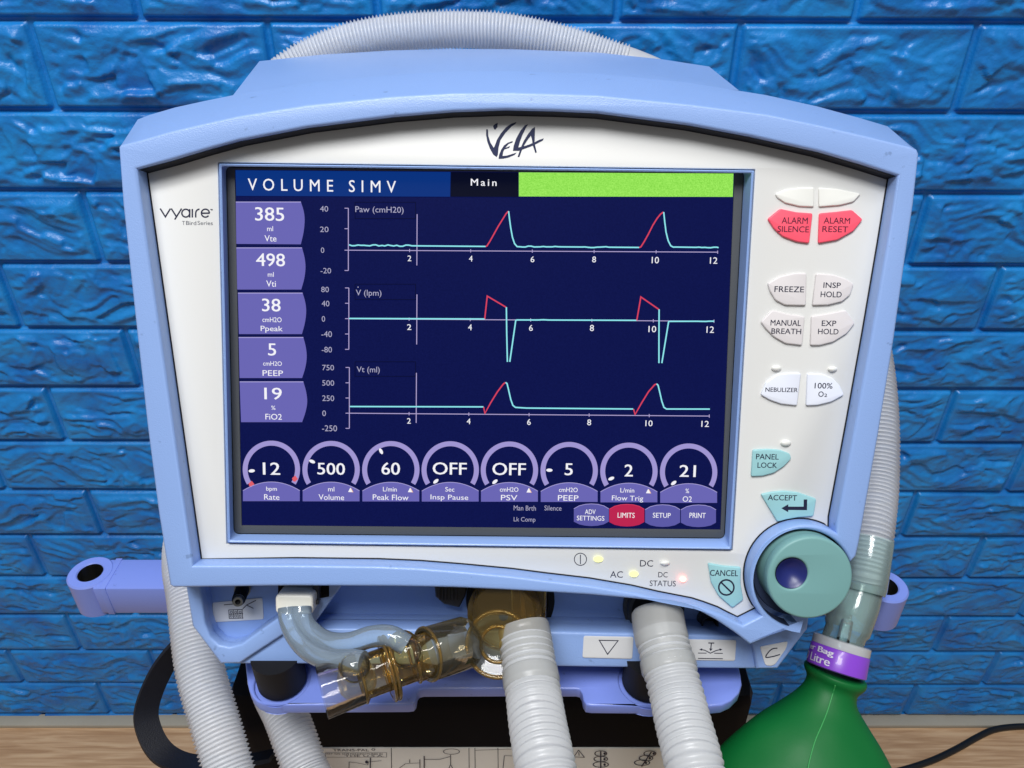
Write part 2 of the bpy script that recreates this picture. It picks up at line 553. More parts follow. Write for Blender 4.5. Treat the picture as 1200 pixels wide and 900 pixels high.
def build_wall():
    x0, x1, z0, z1, st = -0.98, 0.98, 0.0, 1.30, 0.0015
    nx = int((x1 - x0) / st) + 1; nz = int((z1 - z0) / st) + 1
    xs = np.linspace(x0, x1, nx); zs = np.linspace(z0, z1, nz)
    X, Z = np.meshgrid(xs, zs)
    tilt = math.radians(0.18)
    Zt = Z + X * math.tan(tilt)
    ROW, LEN = 0.0700, 0.190
    d = (1.006 - 0.0885) - Zt                      # distance below the first joint line
    row = np.floor(d / ROW).astype(int)
    fz = d - row * ROW                             # 0 at the brick's top edge
    phase = np.where(row % 2 == 0, 0.3735, 0.4635 - 0.19)
    xx = X - phase
    colm = np.floor(xx / LEN).astype(int)
    fx = xx - colm * LEN
    bid = (row * 57 + colm * 131 + 9999)
    # distance to the brick's border (groove half width 2.3 mm)
    gx, gz = 0.0022, 0.0016
    ex = np.minimum(fx, LEN - fx) - gx
    ez = np.minimum(fz, ROW - fz) - gz
    e = np.minimum(ex, ez)
    slab = np.clip(e / 0.0020, 0, 1)
    # rough split-stone relief
    ox = (bid * 0.37) % 7.0; oz = (bid * 0.73) % 5.0
    Xn = X + ox; Zn = Z + oz
    wx = value_noise(Xn, Zn, 0.05, 0.03, 1) - .5; wz = value_noise(Xn, Zn, 0.05, 0.03, 2) - .5
    Xw = Xn + wx * 0.05; Zw = Zn + wz * 0.03
    ridge = lambda sx, sz, s: 1 - np.abs(value_noise(Xw, Zw, sx, sz, s) * 2 - 1)
    a = value_noise(Xw, Zw, 0.060, 0.022, 3)
    b = ridge(0.045, 0.016, 4)
    c = ridge(0.020, 0.009, 5)
    f = value_noise(Xw, Zw, 0.010, 0.005, 6)
    g2 = value_noise(Xn, Zn, 0.004, 0.003, 7)
    def facets(sx, sz, seed, tilt):
        """flat chips: each cell of a jittered grid is a small plane with its own slope"""
        rng = np.random.RandomState(seed)
        J = rng.rand(128, 128, 2); Tl = (rng.rand(128, 128, 3) - .5)
        x = Xw / sx; z = Zw / sz; xi = np.floor(x).astype(int); zi = np.floor(z).astype(int)
        best = np.full(X.shape, 9.0); out = np.zeros(X.shape)
        for dx in (-1, 0, 1):
            for dz in (-1, 0, 1):
                u_ = xi + dx; v_ = zi + dz; jj = J[u_ % 128, v_ % 128]
                px_ = x - (u_ + jj[..., 0]); pz_ = z - (v_ + jj[..., 1]); dd = px_ * px_ + pz_ * pz_
                tt = Tl[u_ % 128, v_ % 128]
                hh = tt[..., 0] * 0.9 + px_ * tt[..., 1] * tilt + pz_ * tt[..., 2] * tilt * 1.3
                m_ = dd < best
                out = np.where(m_, hh, out); best = np.where(m_, dd, best)
        return out
    def soft(A, n=1):
        for _ in range(n):
            A = (A + np.roll(A, 1, 0) + np.roll(A, -1, 0) + np.roll(A, 1, 1) + np.roll(A, -1, 1)) / 5
        return A
    fa = soft(facets(0.024, 0.012, 11, 1.6), 1); fb_ = soft(facets(0.010, 0.006, 12, 1.7), 1)
    rock = a * 0.0050 + b * 0.0022 + c * 0.0008 + f * 0.0006 + fa * 0.0042 + fb_ * 0.0016 + g2 * 0.0003
    inner = np.clip((e - 0.0015) / 0.010, 0, 1); inner = inner * inner * (3 - 2 * inner)
    H = slab * 0.0058 + inner * (rock * 0.85 - 0.0028)
    H += (value_noise(X, Z, 0.004, 0.004, 8) - .5) * 0.0003
    Y = WALL_Y - H
    co = np.stack([X, Y, Z], -1).reshape(-1, 3).astype(np.float32)
    i = np.arange(nx * nz).reshape(nz, nx)
    quads = np.stack([i[:-1, :-1], i[:-1, 1:], i[1:, 1:], i[1:, :-1]], -1).reshape(-1, 4)
    # the panel's back so the sheet has a thickness
    me = bpy.data.meshes.new('brick_wall')
    ext = np.array([[x0, WALL_Y + .02, z0], [x1, WALL_Y + .02, z0], [x1, WALL_Y + .02, z1], [x0, WALL_Y + .02, z1]], np.float32)
    nb = len(co)
    top = [list(i[-1, :]) + [nb + 2, nb + 3]]
    co = np.concatenate([co, ext])
    side = [list(i[::-1, 0]) + [nb + 0, nb + 3][0:2], list(i[:, -1]) + [nb + 2, nb + 1], list(i[0, ::-1]) + [nb + 0, nb + 1], list(i[-1, :]) + [nb + 2, nb + 3], [nb + 1, nb + 0, nb + 3, nb + 2]]
    nl = len(quads) * 4 + sum(len(s) for s in side)
    me.vertices.add(len(co)); me.vertices.foreach_set('co', co.ravel())
    me.loops.add(nl); me.polygons.add(len(quads) + len(side))
    loops = np.concatenate([quads.ravel()] + [np.array(s) for s in side]).astype(np.int32)
    me.loops.foreach_set('vertex_index', loops)
    sizes = np.concatenate([np.full(len(quads), 4), [len(s) for s in side]])
    starts = np.concatenate([[0], np.cumsum(sizes)[:-1]]).astype(np.int32)
    me.polygons.foreach_set('loop_start', starts)
    me.update(calc_edges=True)
    m, n, l, bs = new_mat('blue_wall_paint')
    tc = n.new('ShaderNodeTexCoord')
    n1 = n.new('ShaderNodeTexNoise'); n1.inputs['Scale'].default_value = 26; n1.inputs['Detail'].default_value = 8
    l.new(tc.outputs['Object'], n1.inputs['Vector'])
    cr = n.new('ShaderNodeMix'); cr.data_type = 'RGBA'
    cr.inputs[6].default_value = lin('#0b66b6'); cr.inputs[7].default_value = lin('#1a8bd6')
    mr = n.new('ShaderNodeMapRange'); mr.inputs[1].default_value = 0.3; mr.inputs[2].default_value = 0.7
    l.new(n1.outputs[0], mr.inputs[0]); l.new(mr.outputs[0], cr.inputs[0])
    l.new(cr.outputs[2], bs.inputs['Base Color'])
    bs.inputs['Roughness'].default_value = 0.37
    bs.inputs['Specular IOR Level'].default_value = 0.6
    n2 = n.new('ShaderNodeTexNoise'); n2.inputs['Scale'].default_value = 420; n2.inputs['Detail'].default_value = 5
    l.new(tc.outputs['Object'], n2.inputs['Vector'])
    bp = n.new('ShaderNodeBump'); bp.inputs['Strength'].default_value = 0.22; bp.inputs['Distance'].default_value = 0.002
    l.new(n2.outputs[0], bp.inputs['Height']); l.new(bp.outputs[0], bs.inputs['Normal'])
    me.materials.append(m)
    me.shade_smooth()
    o = link('brick_wall', me)
    tag(o, 'bright blue glossy wall of rough split-face bricks behind the ventilator', 'wall')
build_wall()

def build_floor():
    m, n, l, b = new_mat('wood_look_floor')
    tc = n.new('ShaderNodeTexCoord')
    mp = n.new('ShaderNodeMapping'); mp.inputs['Scale'].default_value = (4, 60, 1)
    l.new(tc.outputs['Object'], mp.inputs[0])
    n1 = n.new('ShaderNodeTexNoise'); n1.inputs['Scale'].default_value = 3; n1.inputs['Detail'].default_value = 9; n1.inputs['Distortion'].default_value = 0.6
    l.new(mp.outputs[0], n1.inputs['Vector'])
    cr = n.new('ShaderNodeValToRGB')
    cr.color_ramp.elements[0].position = 0.32; cr.color_ramp.elements[0].color = lin('#b08a66')
    cr.color_ramp.elements[1].position = 0.66; cr.color_ramp.elements[1].color = lin('#d4b28c')
    e = cr.color_ramp.elements.new(0.5); e.color = lin('#c49f7a')
    l.new(n1.outputs[0], cr.inputs[0]); l.new(cr.outputs[0], b.inputs['Base Color'])
    b.inputs['Roughness'].default_value = 0.45
    bp = n.new('ShaderNodeBump'); bp.inputs['Strength'].default_value = 0.15; bp.inputs['Distance'].default_value = 0.002
    l.new(n1.outputs[0], bp.inputs['Height']); l.new(bp.outputs[0], b.inputs['Normal'])
    o = emit('floor', [(-3, -3, 0), (3, -3, 0), (3, 0.70, 0), (-3, 0.70, 0)], [[0, 1, 2, 3]], m, smooth=None)
    tag(o, kind='structure')
    g = plastic('pale_grout', '#a8a294', 0.7, 0.3, 300, 0.3, 0.15)
    v, f = box(-0.98, 0.98, 0.655, 0.674, -0.002, 0.006, 0.002)
    o = emit('floor_edging', v, f, g)
    tag(o, kind='structure')
build_floor()

# ------------------------------------------------------------------ the ventilator
vent = thing('ventilator', (0, 0.30, 0.692), 'light blue medical ventilator with white front panel and lit display', 'ventilator')

FH = 0.0085                                            # height of the blue frame in front of the white panel
top_edge = [(138.5, 172), (141, 169), (161, 164), (200, 152.7), (240, 143.3), (280, 134.5), (360, 121.7), (460, 111.7), (530, 107.6), (600, 107), (700, 110.2), (808, 121), (900, 133), (960, 145.6), (1013, 158), (1067, 171.3), (1075, 174.5), (1077.5, 180)]
right_edge = [(1071, 240), (1062, 300), (1048, 400), (1030, 510), (1007.5, 636), (1004, 652)]
KC, KR = (942, 679.5), 58.5                              # knob well
def arc(c, r, a0, a1, n=30):
    return [(c[0] + r * math.cos(math.radians(a0 + (a1 - a0) * i / (n - 1))), c[1] + r * math.sin(math.radians(a0 + (a1 - a0) * i / (n - 1)))) for i in range(n)]
well_arc = arc(KC, KR, -20, -263, 40)                   # over the top and round the left, photo angles (y down)
bottom_edge = [(936.5, 732), (879, 756), (870, 748.5), (860, 741), (840, 727.5), (820, 716.5), (800, 709.5), (785, 706.5), (740, 702), (690, 697.5), (650, 695), (590, 691.7), (530, 689), (460, 687.8), (340, 687), (273, 688), (203, 689), (198.5, 686)]
left_edge = [(185, 600), (172, 500), (157.5, 370), (143.5, 240)]
outer = top_edge + right_edge + well_arc + bottom_edge + left_edge
hole_top = [(160, 198), (200, 187.5), (240, 175.5), (280, 164.5), (360, 149), (460, 136.3), (530, 130.5), (593, 128.3), (650, 129.6), (700, 131.8), (808, 146), (880, 159.5), (960, 177.5), (1010, 192), (1053, 205.5)]
hole_right = [(1040, 285), (1022, 390), (1003, 495), (981, 612)]
ring_arc = arc((946, 682), 67, -59, -217, 30)
hole_bot = [(871, 733), (860, 728), (846.4, 721), (830, 715), (815.6, 710.4), (795, 706.4), (774.5, 702.4), (743.7, 695.2), (713, 690), (692.4, 686.5), (641, 680.5), (600, 675.2), (540, 669.6), (490, 665.6), (440, 663.5), (340, 662.3), (226, 663)]
hole = hole_top + hole_right + ring_arc + hole_bot
b = Bag()
panel_plate(b, M['shell'], outer, [hole], -0.002, FH, 0.0013, 3)
# the frame runs back to a wider rear rim
rim_px = [(141, 176), (162, 140), (189, 130), (232, 120), (272, 111.5), (360, 97.5), (460, 87.5), (530, 83.8), (600, 83.3), (700, 86.5), (808, 97), (867, 105), (960, 125.3), (1013, 140), (1040, 148), (1076, 180)]
rim_side_r = [(1055, 300), (1025, 450), (985, 640)]
rim_low = [(900, 690), (800, 685), (600, 675), (400, 670), (215, 672)]
rim_side_l = [(180, 520), (158, 330)]
RW = -0.035
rim = rim_px + rim_side_r + rim_low + rim_side_l
def resample_closed(loop, n):
    P = [Vector(p) for p in loop]; P.append(P[0])
    d = [0]
    for a_, b_ in zip(P, P[1:]): d.append(d[-1] + (b_ - a_).length)
    out = []; j = 0
    for i in range(n):
        s = d[-1] * i / n
        while d[j + 1] < s: j += 1
        t = (s - d[j]) / (d[j + 1] - d[j]); out.append(P[j].lerp(P[j + 1], t))
    return out
def band(px_pairs_front, hf, px_back, hb):
    f3 = [pp(*p, hf) for p in px_pairs_front]; b3 = [pp(*p, hb) for p in px_back]
    n = len(f3)
    return f3 + b3, [[i, (i + 1) % n, n + (i + 1) % n, n + i] for i in range(n)]
# matched loops front/back for the sleeve of the frame
fr_top = top_edge
rim_px = [(141, 176), (161.5, 140), (175, 134.8), (205, 126), (240, 118.3), (278, 110.6), (360, 97.5), (460, 87.5), (530, 83.8), (600, 83.3), (700, 86.5), (808, 97), (898, 111.5), (958, 124.8), (1008, 138.5), (1040, 148), (1066, 170), (1075, 184)]
fr_rest = [(1071, 240), (1062, 300), (1048, 400), (1030, 510), (1007.5, 636), (985, 660), (900, 690), (800, 700), (600, 688), (400, 684), (203, 684), (185, 600), (172, 500), (157.5, 370), (143.5, 240)]
bk_rest = [(1064, 240), (1052, 300), (1036, 400), (1016, 510), (990, 630), (970, 650), (890, 680), (800, 690), (600, 680), (400, 676), (215, 672), (196, 600), (182, 500), (166, 370), (150, 240)]
fr = fr_top + fr_rest
LOWH = {(1007.5, 636), (985, 660), (900, 690), (800, 700)}
q = [Vector(uv(x, y, FH)) for x, y in fr]; n = len(q)
l0, l1 = [], []
for i in range(n):
    t = (q[(i + 1) % n] - q[i - 1]).normalized(); inn = Vector((t.y, -t.x))
    if fr[i] in LOWH:
        l0.append(PANEL @ Vector((q[i].x, q[i].y, -.0032))); l1.append(PANEL @ Vector((q[i].x, q[i].y, -.004)))
    else:
        a_ = q[i] + inn * .0005; c_ = q[i] - inn * .00008
        l0.append(PANEL @ Vector((a_.x, a_.y, FH - .00045))); l1.append(PANEL @ Vector((c_.x, c_.y, FH - .0014)))
l2 = [pp(x, y, RW) for x, y in rim_px + bk_rest]
b.add(l0 + l1 + l2, [[k * n + i, k * n + (i + 1) % n, (k + 1) * n + (i + 1) % n, (k + 1) * n + i] for k in (0, 1) for i in range(n)], M['shell'])
# tail of the shell behind the rim: rim -> rear section
n_t = len(rim_px)
hs_front = [(240, 250), (272, 113), (360, 99), (460, 89), (530, 85.3), (600, 84.8), (700, 88), (808, 98.5), (866, 106), (960, 250), (930, 560), (850, 640), (360, 640), (262, 560)]
hs_back = [(300, 200), (304, 71.7), (377, 64), (460, 59), (530, 57.3), (600, 57.7), (700, 61.5), (776, 69.5), (831, 78), (870, 200), (850, 480), (800, 540), (380, 540), (310, 480)]
cap = [pp(*p, RW) for p in rim_px + bk_rest]
loops = [[Vector((*uv(*p, RW), 0)) for p in rim_px + bk_rest]]
tri = tessellate_polygon(loops)
b.add(cap, [list(t) for t in tri], M['shell'])
frame = b.build('front_frame', vent, 35)
b = Bag()
def uvw(q, h): return PANEL @ Vector((q[0], q[1], h))
hu = [Vector(uv(x, y, FH)) for x, y in hole]
nh = len(hu)
def inward(i):
    t = (hu[(i + 1) % nh] - hu[i - 1]).normalized(); return Vector((t.y, -t.x))
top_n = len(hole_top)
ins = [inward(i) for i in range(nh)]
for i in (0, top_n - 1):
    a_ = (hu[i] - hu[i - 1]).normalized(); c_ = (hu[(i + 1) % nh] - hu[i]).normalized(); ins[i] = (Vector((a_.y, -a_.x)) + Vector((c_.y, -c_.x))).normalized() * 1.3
gap_shade = []  # dark strip along the top inner wall, painting in the shade of the gap
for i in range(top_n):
    gap_shade += [uvw(hu[i] + ins[i] * .00025, FH - .0016), uvw(hu[i] + ins[i] * .0004, 0.0)]
b.add(gap_shade, [[2 * i, 2 * i + 1, 2 * i + 3, 2 * i + 2] for i in range(top_n - 1)], M['gasket_and_shade'])
ring_v = []
for i in range(nh):
    wdt = .0006
    ring_v += [uvw(hu[i] - ins[i] * .0002, .0003), uvw(hu[i] + ins[i] * wdt, .00012)]
b.add(ring_v, [[2 * i, 2 * i + 1, (2 * i + 3) % (2 * nh), (2 * i + 2) % (2 * nh)] for i in range(nh)], M['gasket_and_shade'])
b.build('panel_gap_shade_and_seam', vent, 30)

b = Bag()
f3 = [pp(*p, RW - 0.0005) for p in hs_front]; mid3 = []; b3 = [pp(*p, -0.15) for p in hs_back]
# soft crease: an intermediate ring so the top is gently crowned
n = len(f3)
b.add(f3 + b3, [[i, (i + 1) % n, n + (i + 1) % n, n + i] for i in range(n)] + [[n + i for i in range(n)][::-1]], M['shell'])
b.build('rear_housing', vent, 35)

# white face panel
b = Bag()
def inset(loop, d):
    P = [Vector(p) for p in loop]; out = []
    area_ = sum(P[i - 1].x * P[i].y - P[i].x * P[i - 1].y for i in range(len(P)))
    sg = 1 if area_ > 0 else -1
    for i in range(len(P)):
        t = (P[(i + 1) % len(P)] - P[i - 1]).normalized()
        out.append(tuple(P[i] + Vector((-t.y, t.x)) * d * sg))
    return out
plate_top = [(172, 201.5), (240, 180), (280, 169), (360, 153.5), (460, 141), (530, 135.5), (593, 133.3), (650, 134.5), (700, 137), (808, 151), (880, 164), (960, 182), (1044.5, 209)]
plate_out = [(150, 190)] + [(x, y - 12) for x, y in plate_top] + [(1062, 205), (1035, 330), (990, 600), (982, 622)] + arc((938, 675), 61, -45, -215, 30) + [(884, 728), (866, 735), (830, 716), (790, 704), (720, 692), (650, 684), (560, 676), (440, 670), (218, 669)]
SCR_O = [(255.2, 190.2), (885.2, 198.4), (858.6, 645.6), (265.2, 637.6)]
panel_plate(b, M['white'], plate_out, [SCR_O], -0.0022, 0.0, 0.0004, 1)
b.build('face_panel', vent, 30)

# screen surround, touch frame, display
b = Bag()
def rrect(c4, d, r, n=6):
    """corners moved inward by d pixels, rounded with radius r"""
    c = Vector((sum(p[0] for p in c4) / 4, sum(p[1] for p in c4) / 4))
    q = []
    for i, p in enumerate(c4):
        sx = 1 if p[0] < c.x else -1; sy = 1 if p[1] < c.y else -1
        q.append((p[0] + sx * d, p[1] + sy * d))
    return rounded(q, r, n)
GK = [(264.8, 195.2), (872.2, 200.8), (849.2, 631.2), (273.8, 625.8)]
rings = [(rrect(SCR_O, 1.3, 1), -0.004), (rrect(SCR_O, 1.5, 1), 0.0012), (rrect(SCR_O, 2.6, 2), 0.0016), (rrect(SCR_O, 4.4, 2), 0.0012), (rrect(GK, -1.5, 7), -0.0042), (rrect(GK, 0, 7), -0.0058)]
vs = []; nr = len(rings[0][0])
for lp, h in rings: vs += [pp(x, y, h) for x, y in lp]
fs = []
for i in range(len(rings) - 1):
    for k in range(nr):
        j = (k + 1) % nr
        fs.append([i * nr + k, i * nr + j, (i + 1) * nr + j, (i + 1) * nr + k])
b.add(vs, fs, M['shell'])
b.build('screen_surround', vent, 40)
SH = -0.006
b = Bag()
flat_poly(b, M['gasket_and_shade'], rrect(SCR_O, 0.2, 1), SH - 0.0016)
panel_plate(b, M['gasket_and_shade'], rrect(GK, -3, 7), [rrect(GK, 0.7, 5)], SH - 0.0012, SH - 0.0002, 0.00008, 1)
panel_plate(b, M['touch'], rrect(GK, 0.9, 5), [[(275, 198.6), (861, 203.2), (844.5, 621), (283, 616)]], SH - 0.0012, SH + 0.0003, 0.00008, 1)
b.build('screen_gasket', vent, 30)
b = Bag()
flat_poly(b, M['s_bg'], [(273, 197), (863, 201.5), (846, 624), (281, 619)], SH - 0.0004)
screen = b.build('screen', vent, None)
tag(screen, 'navy display showing three traces and eight dials')

L1, L2, L3, L4 = SH, SH + 0.00008, SH + 0.00016, SH + 0.00024
# title bar, tab, green bar
b = Bag()
flat_poly(b, M['s_title'], [(276, 199.5), (528, 201.5), (527.5, 230.5), (276.8, 229.5)], L1)
text(b, M['s_white'], 'VOLUME SIMV', 290.5, 210.5, 464, 224.5, L2, 0.009, 1.7)
b.build('title_bar', screen, None)
b = Bag()
flat_poly(b, M['s_black'], [(528.5, 201.5), (607.5, 202), (607.5, 230.8), (528, 230.5)], L1)
text(b, M['s_white'], 'Main', 551.7, 209.7, 582, 217.8, L2, 0.03, 1.35)
b.build('page_tab', screen, None)
b = Bag()
flat_poly(b, M['s_green'], [(608, 202), (859.6, 203.4), (858.7, 230.7), (608, 230.2)], L1)
b.build('status_bar', screen, None)

# five readouts
tiles = [
 ([(276.3, 236.3), (352.5, 236.3), (357, 257.5), (352.5, 286.3), (277, 285.8)], [('385', 298.8, 243, 333, 258.8), ('ml', 313, 265, 320, 270.8), ('Vte', 310, 275.8, 324, 283)]),
 ([(277, 290), (353.8, 290), (358, 313.8), (353, 339.3), (278, 339.3)], [('498', 300, 297, 334, 312), ('ml', 313.8, 318.8, 320.8, 324.3), ('Vti', 312, 328.8, 323.3, 336)]),
 ([(278.8, 343), (354.5, 343), (358.8, 365), (353.8, 391.5), (280, 391.5)], [('38', 307, 350, 328.8, 365), ('cmH2O', 307.5, 371.8, 330, 377.5), ('Ppeak', 305.5, 382, 331.3, 390)]),
 ([(279.7, 395), (355.4, 395), (359.4, 419), (354, 443), (280.8, 443)], [('5', 314, 402.5, 323.6, 416.7), ('cmH2O', 308.3, 423.4, 330.3, 428.6), ('PEEP', 307.7, 434, 331.7, 440.5)]),
 ([(280.8, 447), (355.4, 447), (360, 471), (354, 494.7), (282.5, 494.7)], [('19', 309.7, 454.3, 330.3, 468.2), ('%', 317.8, 475.4, 322.8, 480.3), ('FiO2', 311, 485, 330.3, 491.8)])]
for pts, tx in tiles:
    b = Bag()
    a, c_, mid, d_, e_ = pts
    curve = smooth_path([c_, ((c_[0] + mid[0]) / 2 + 1, (c_[1] + mid[1]) / 2), mid, ((d_[0] + mid[0]) / 2 + 1, (d_[1] + mid[1]) / 2), d_], 4)
    flat_poly(b, M['s_tile'], [a] + [tuple(p) for p in curve] + [e_], L1)
    stroke(b, M['s_tile_hi'], [(a[0], a[1] + .5), (c_[0], c_[1] + .5)], 1.1, L2)
    for k, t in enumerate(tx):
        text(b, M['s_white'], *t, L2, 0.026 if k == 0 else 0.009)
    b.build('readout_tile', screen, None)

# three traces
def wiggle(x0, x1, y0, y1, seed, amp=0.7, ranges=()):
    rng = random.Random(seed); out = []; x = x0
    while x < x1:
        t = (x - x0) / (x1 - x0); y = y0 + (y1 - y0) * t
        if any(a <= x <= c for a, c in ranges): y += rng.uniform(-amp, amp)
        out.append((x, y)); x += 3.5
    out.append((x1, y1))
    return out
graphs = [
 dict(ax=408.2, ys=[244, 268, 293.2, 317], lab=[('40', 375, 241.4, 384.6, 248), ('20', 375, 265.6, 385, 272), ('0', 376, 290, 380, 296.4), ('-20', 375.6, 314, 388, 320.4)],
      title=('Paw (cmH20)', 416.4, 242, 473, 251.2), cur=(488.8, 251, 311), h=(408, 293.2, 841, 295.5), tk=[480, 551.6, 623.8, 696.2, 768.9, 841],
      num=[('2', 477.6, 299.4, 482, 306), ('4', 549.6, 299.6, 553.8, 306.4), ('6', 621.8, 300.4, 626.2, 307.3), ('8', 694, 300.5, 698.4, 307.5), ('10', 763.8, 301, 772.2, 308.6), ('12', 832, 301.5, 840.7, 309)],
      box=(416, 237, 487, 256),
      tr=[('s_cyan', wiggle(409, 569, 287.4, 288.8, 1, .8, [(409, 480)])), ('s_red', [(569, 288.8), (570.5, 288.3), (574, 283), (579, 274), (584, 265), (589, 257), (593, 250.5), (595.8, 247.5)]),
          ('s_cyan', [(596, 247.5), (597, 256), (598.5, 267), (600.5, 278), (603, 285.5), (606, 289), (610, 289.2)] + wiggle(612, 749, 288.9, 290, 2, .6, [(612, 655), (685, 710)])),
          ('s_red', [(749, 290), (751, 289.3), (755, 283), (760, 274), (765, 264), (770, 256), (774, 251), (777.4, 248.5)]),
          ('s_cyan', [(777.8, 248.5), (779, 260), (780.5, 272), (783, 282), (786, 288), (789, 289.6)] + wiggle(791, 842, 289.5, 290.3, 3, .6, [(818, 842)]))]),
 dict(ax=408.8, ys=[337.4, 355.4, 373.4, 391.4, 409.4], lab=[('80', 376.4, 336, 385.4, 342.4), ('40', 377, 352.4, 386, 359), ('0', 377, 370.4, 381, 377), ('-40', 376.6, 388, 389, 395), ('-80', 377, 406.4, 389, 413)],
      title=('V (lpm)', 417, 339.6, 447, 348.6), cur=(488.6, 345, 403.6), h=(409, 373.6, 836.7, 376.4), tk=[479.4, 551, 621.8, 693.6, 765.6, 836.7],
      num=[('2', 477, 380, 482, 386.6), ('4', 548.6, 380, 553, 387), ('6', 620, 380.7, 624.4, 387.8), ('8', 691.3, 380.7, 696, 388), ('10', 760, 382, 769, 389.3), ('12', 828, 382.5, 836.7, 390)],
      box=(416, 333, 487, 351),
      tr=[('s_cyan', [(409, 373.2), (568, 373.8)]), ('s_red', [(568, 374), (571, 347), (593, 360)]), ('s_cyan', [(593.4, 360), (593.8, 390), (594.6, 424)]), ('s_cyan', [(597.4, 424), (604.4, 375.4)] + wiggle(606, 746, 374.9, 375.4, 4, .4, [(633, 643)])),
          ('s_red', [(746.2, 375.6), (751, 348), (772, 362.5)]), ('s_cyan', [(772.4, 362.5), (772.2, 395), (772.2, 425.5)]), ('s_cyan', [(775.6, 425.5), (783.5, 377)] + wiggle(785, 837, 376.6, 376.4, 5, .4, [(818, 828)]))]),
 dict(ax=409.4, ys=[430.6, 448.6, 466.4, 484.2, 502], lab=[('750', 377.6, 427.6, 391.4, 434), ('500', 377.6, 445.6, 391.6, 452), ('250', 377.6, 463.4, 391.6, 470), ('0', 377.6, 481, 382, 487.6), ('-250', 377.4, 498.4, 395, 505.4)],
      title=('Vt (ml)', 418, 429.6, 445, 438.4), cur=(488, 437, 495.6), h=(409.4, 484.2, 831.4, 487.6), tk=[479.4, 549.4, 620, 690.4, 760.8, 831.2],
      num=[('2', 477, 490, 481.4, 496.4), ('4', 547, 490.4, 551.4, 497), ('6', 617.8, 491, 622, 498), ('8', 688.2, 491.5, 692.7, 498.4), ('10', 756.4, 492.6, 764.7, 499.5), ('12', 822, 493.2, 830.8, 500.2)],
      box=(416, 424, 487, 441),
      tr=[('s_cyan', [(410, 476.4), (566.5, 476.8)]), ('s_red', [(566.8, 477), (568.2, 484.5), (575, 472), (583, 459), (590, 449.8), (592.4, 448.3)]),
          ('s_cyan', [(592.4, 448.2), (594.2, 449.5), (596, 457), (598.5, 468), (601, 475), (604, 477.4), (617, 478.2), (742, 479.3)]),
          ('s_red', [(742.5, 479.5), (744.2, 485.8), (752, 472), (760, 459), (767, 451), (769.4, 449.9)]), ('s_cyan', [(769.4, 449.8), (771.2, 451.5), (773, 459), (775.5, 470), (778, 477.3), (781, 479.3), (831.8, 479.4)])])]
for g in graphs:
    b = Bag()
    bx = g['box']
    stroke(b, M['s_line'], [(bx[0], bx[1]), (bx[2], bx[1]), (bx[2], bx[3]), (bx[0], bx[3])], 0.8, L1, True)
    stroke(b, M['s_axis'], [(g['ax'], g['ys'][0]), (g['ax'], g['ys'][-1])], 1.0, L1)
    for y in g['ys']: stroke(b, M['s_axis'], [(g['ax'] - 4.4, y), (g['ax'], y)], 0.9, L1)
    hx = g['h']
    stroke(b, M['s_axis'], [(hx[0], hx[1]), (hx[2], hx[3])], 0.95, L2)
    for x in g['tk']:
        y = hx[1] + (hx[3] - hx[1]) * (x - hx[0]) / (hx[2] - hx[0])
        stroke(b, M['s_axis'], [(x, y - 1.8), (x, y + 1.8)], 0.9, L2)
    c = g['cur']
    stroke(b, M['s_axis'], [(c[0], c[1]), (c[0] - .3, c[2])], 1.0, L3)
    for t in g['lab']: text(b, M['s_grey'], *t, L2, 0.004)
    for t in g['num']: text(b, M['s_white'], *t, L2, 0.01)
    text(b, M['s_grey'], *g['title'], L2, 0.004)
    if g['title'][0].startswith('V ('): flat_poly(b, M['s_grey'], circ(419.6, 336.5, 0.7, 8), L2)
    for mn, pts in g['tr']: stroke(b, M[mn], pts, 1.6, L4)
    b.build('waveform_graph', screen, None)

# eight dials
dials = [
 (318, 550, '12', (308, 542, 328.3, 556.3), 'bpm', (312, 324.5), 'Rate', (309.5, 327.5), (295, 551.8), False),
 (388, 550.3, '500', (371.8, 542.5, 404.3, 556.3), 'ml', (384.5, 391.8), 'Volume', (373.3, 403.3), (365.8, 540.8), True),
 (458, 550.5, '60', (447, 542, 468.8, 556.3), 'L/min', (448.8, 465), 'Peak Flow', (436.8, 478.8), (446.5, 528.8), True),
 (527.6, 550.7, 'OFF', (507, 542, 547, 556.3), 'Sec', (521.8, 532.5), 'Insp Pause', (504.5, 548.8), (510.8, 564), False),
 (597, 551, 'OFF', (577, 542.5, 616.3, 557), 'cmH2O', (585.8, 607.5), 'PSV', (587, 606.3), (580, 564.5), True),
 (667, 551.5, '5', (661.8, 543, 671.3, 557), 'cmH2O', (655, 677), 'PEEP', (653.8, 678), (643.8, 551), False),
 (737, 552.3, '2', (731.8, 544.3, 741.8, 558.3), 'L/min', (727, 743.3), 'Flow Trig', (717, 753.8), (716.3, 560.8), True),
 (807, 553.3, '21', (796.3, 545, 815.5, 558.8), '%', (803.3, 807.5), 'O2', (800, 810.8), (789.5, 566), False)]
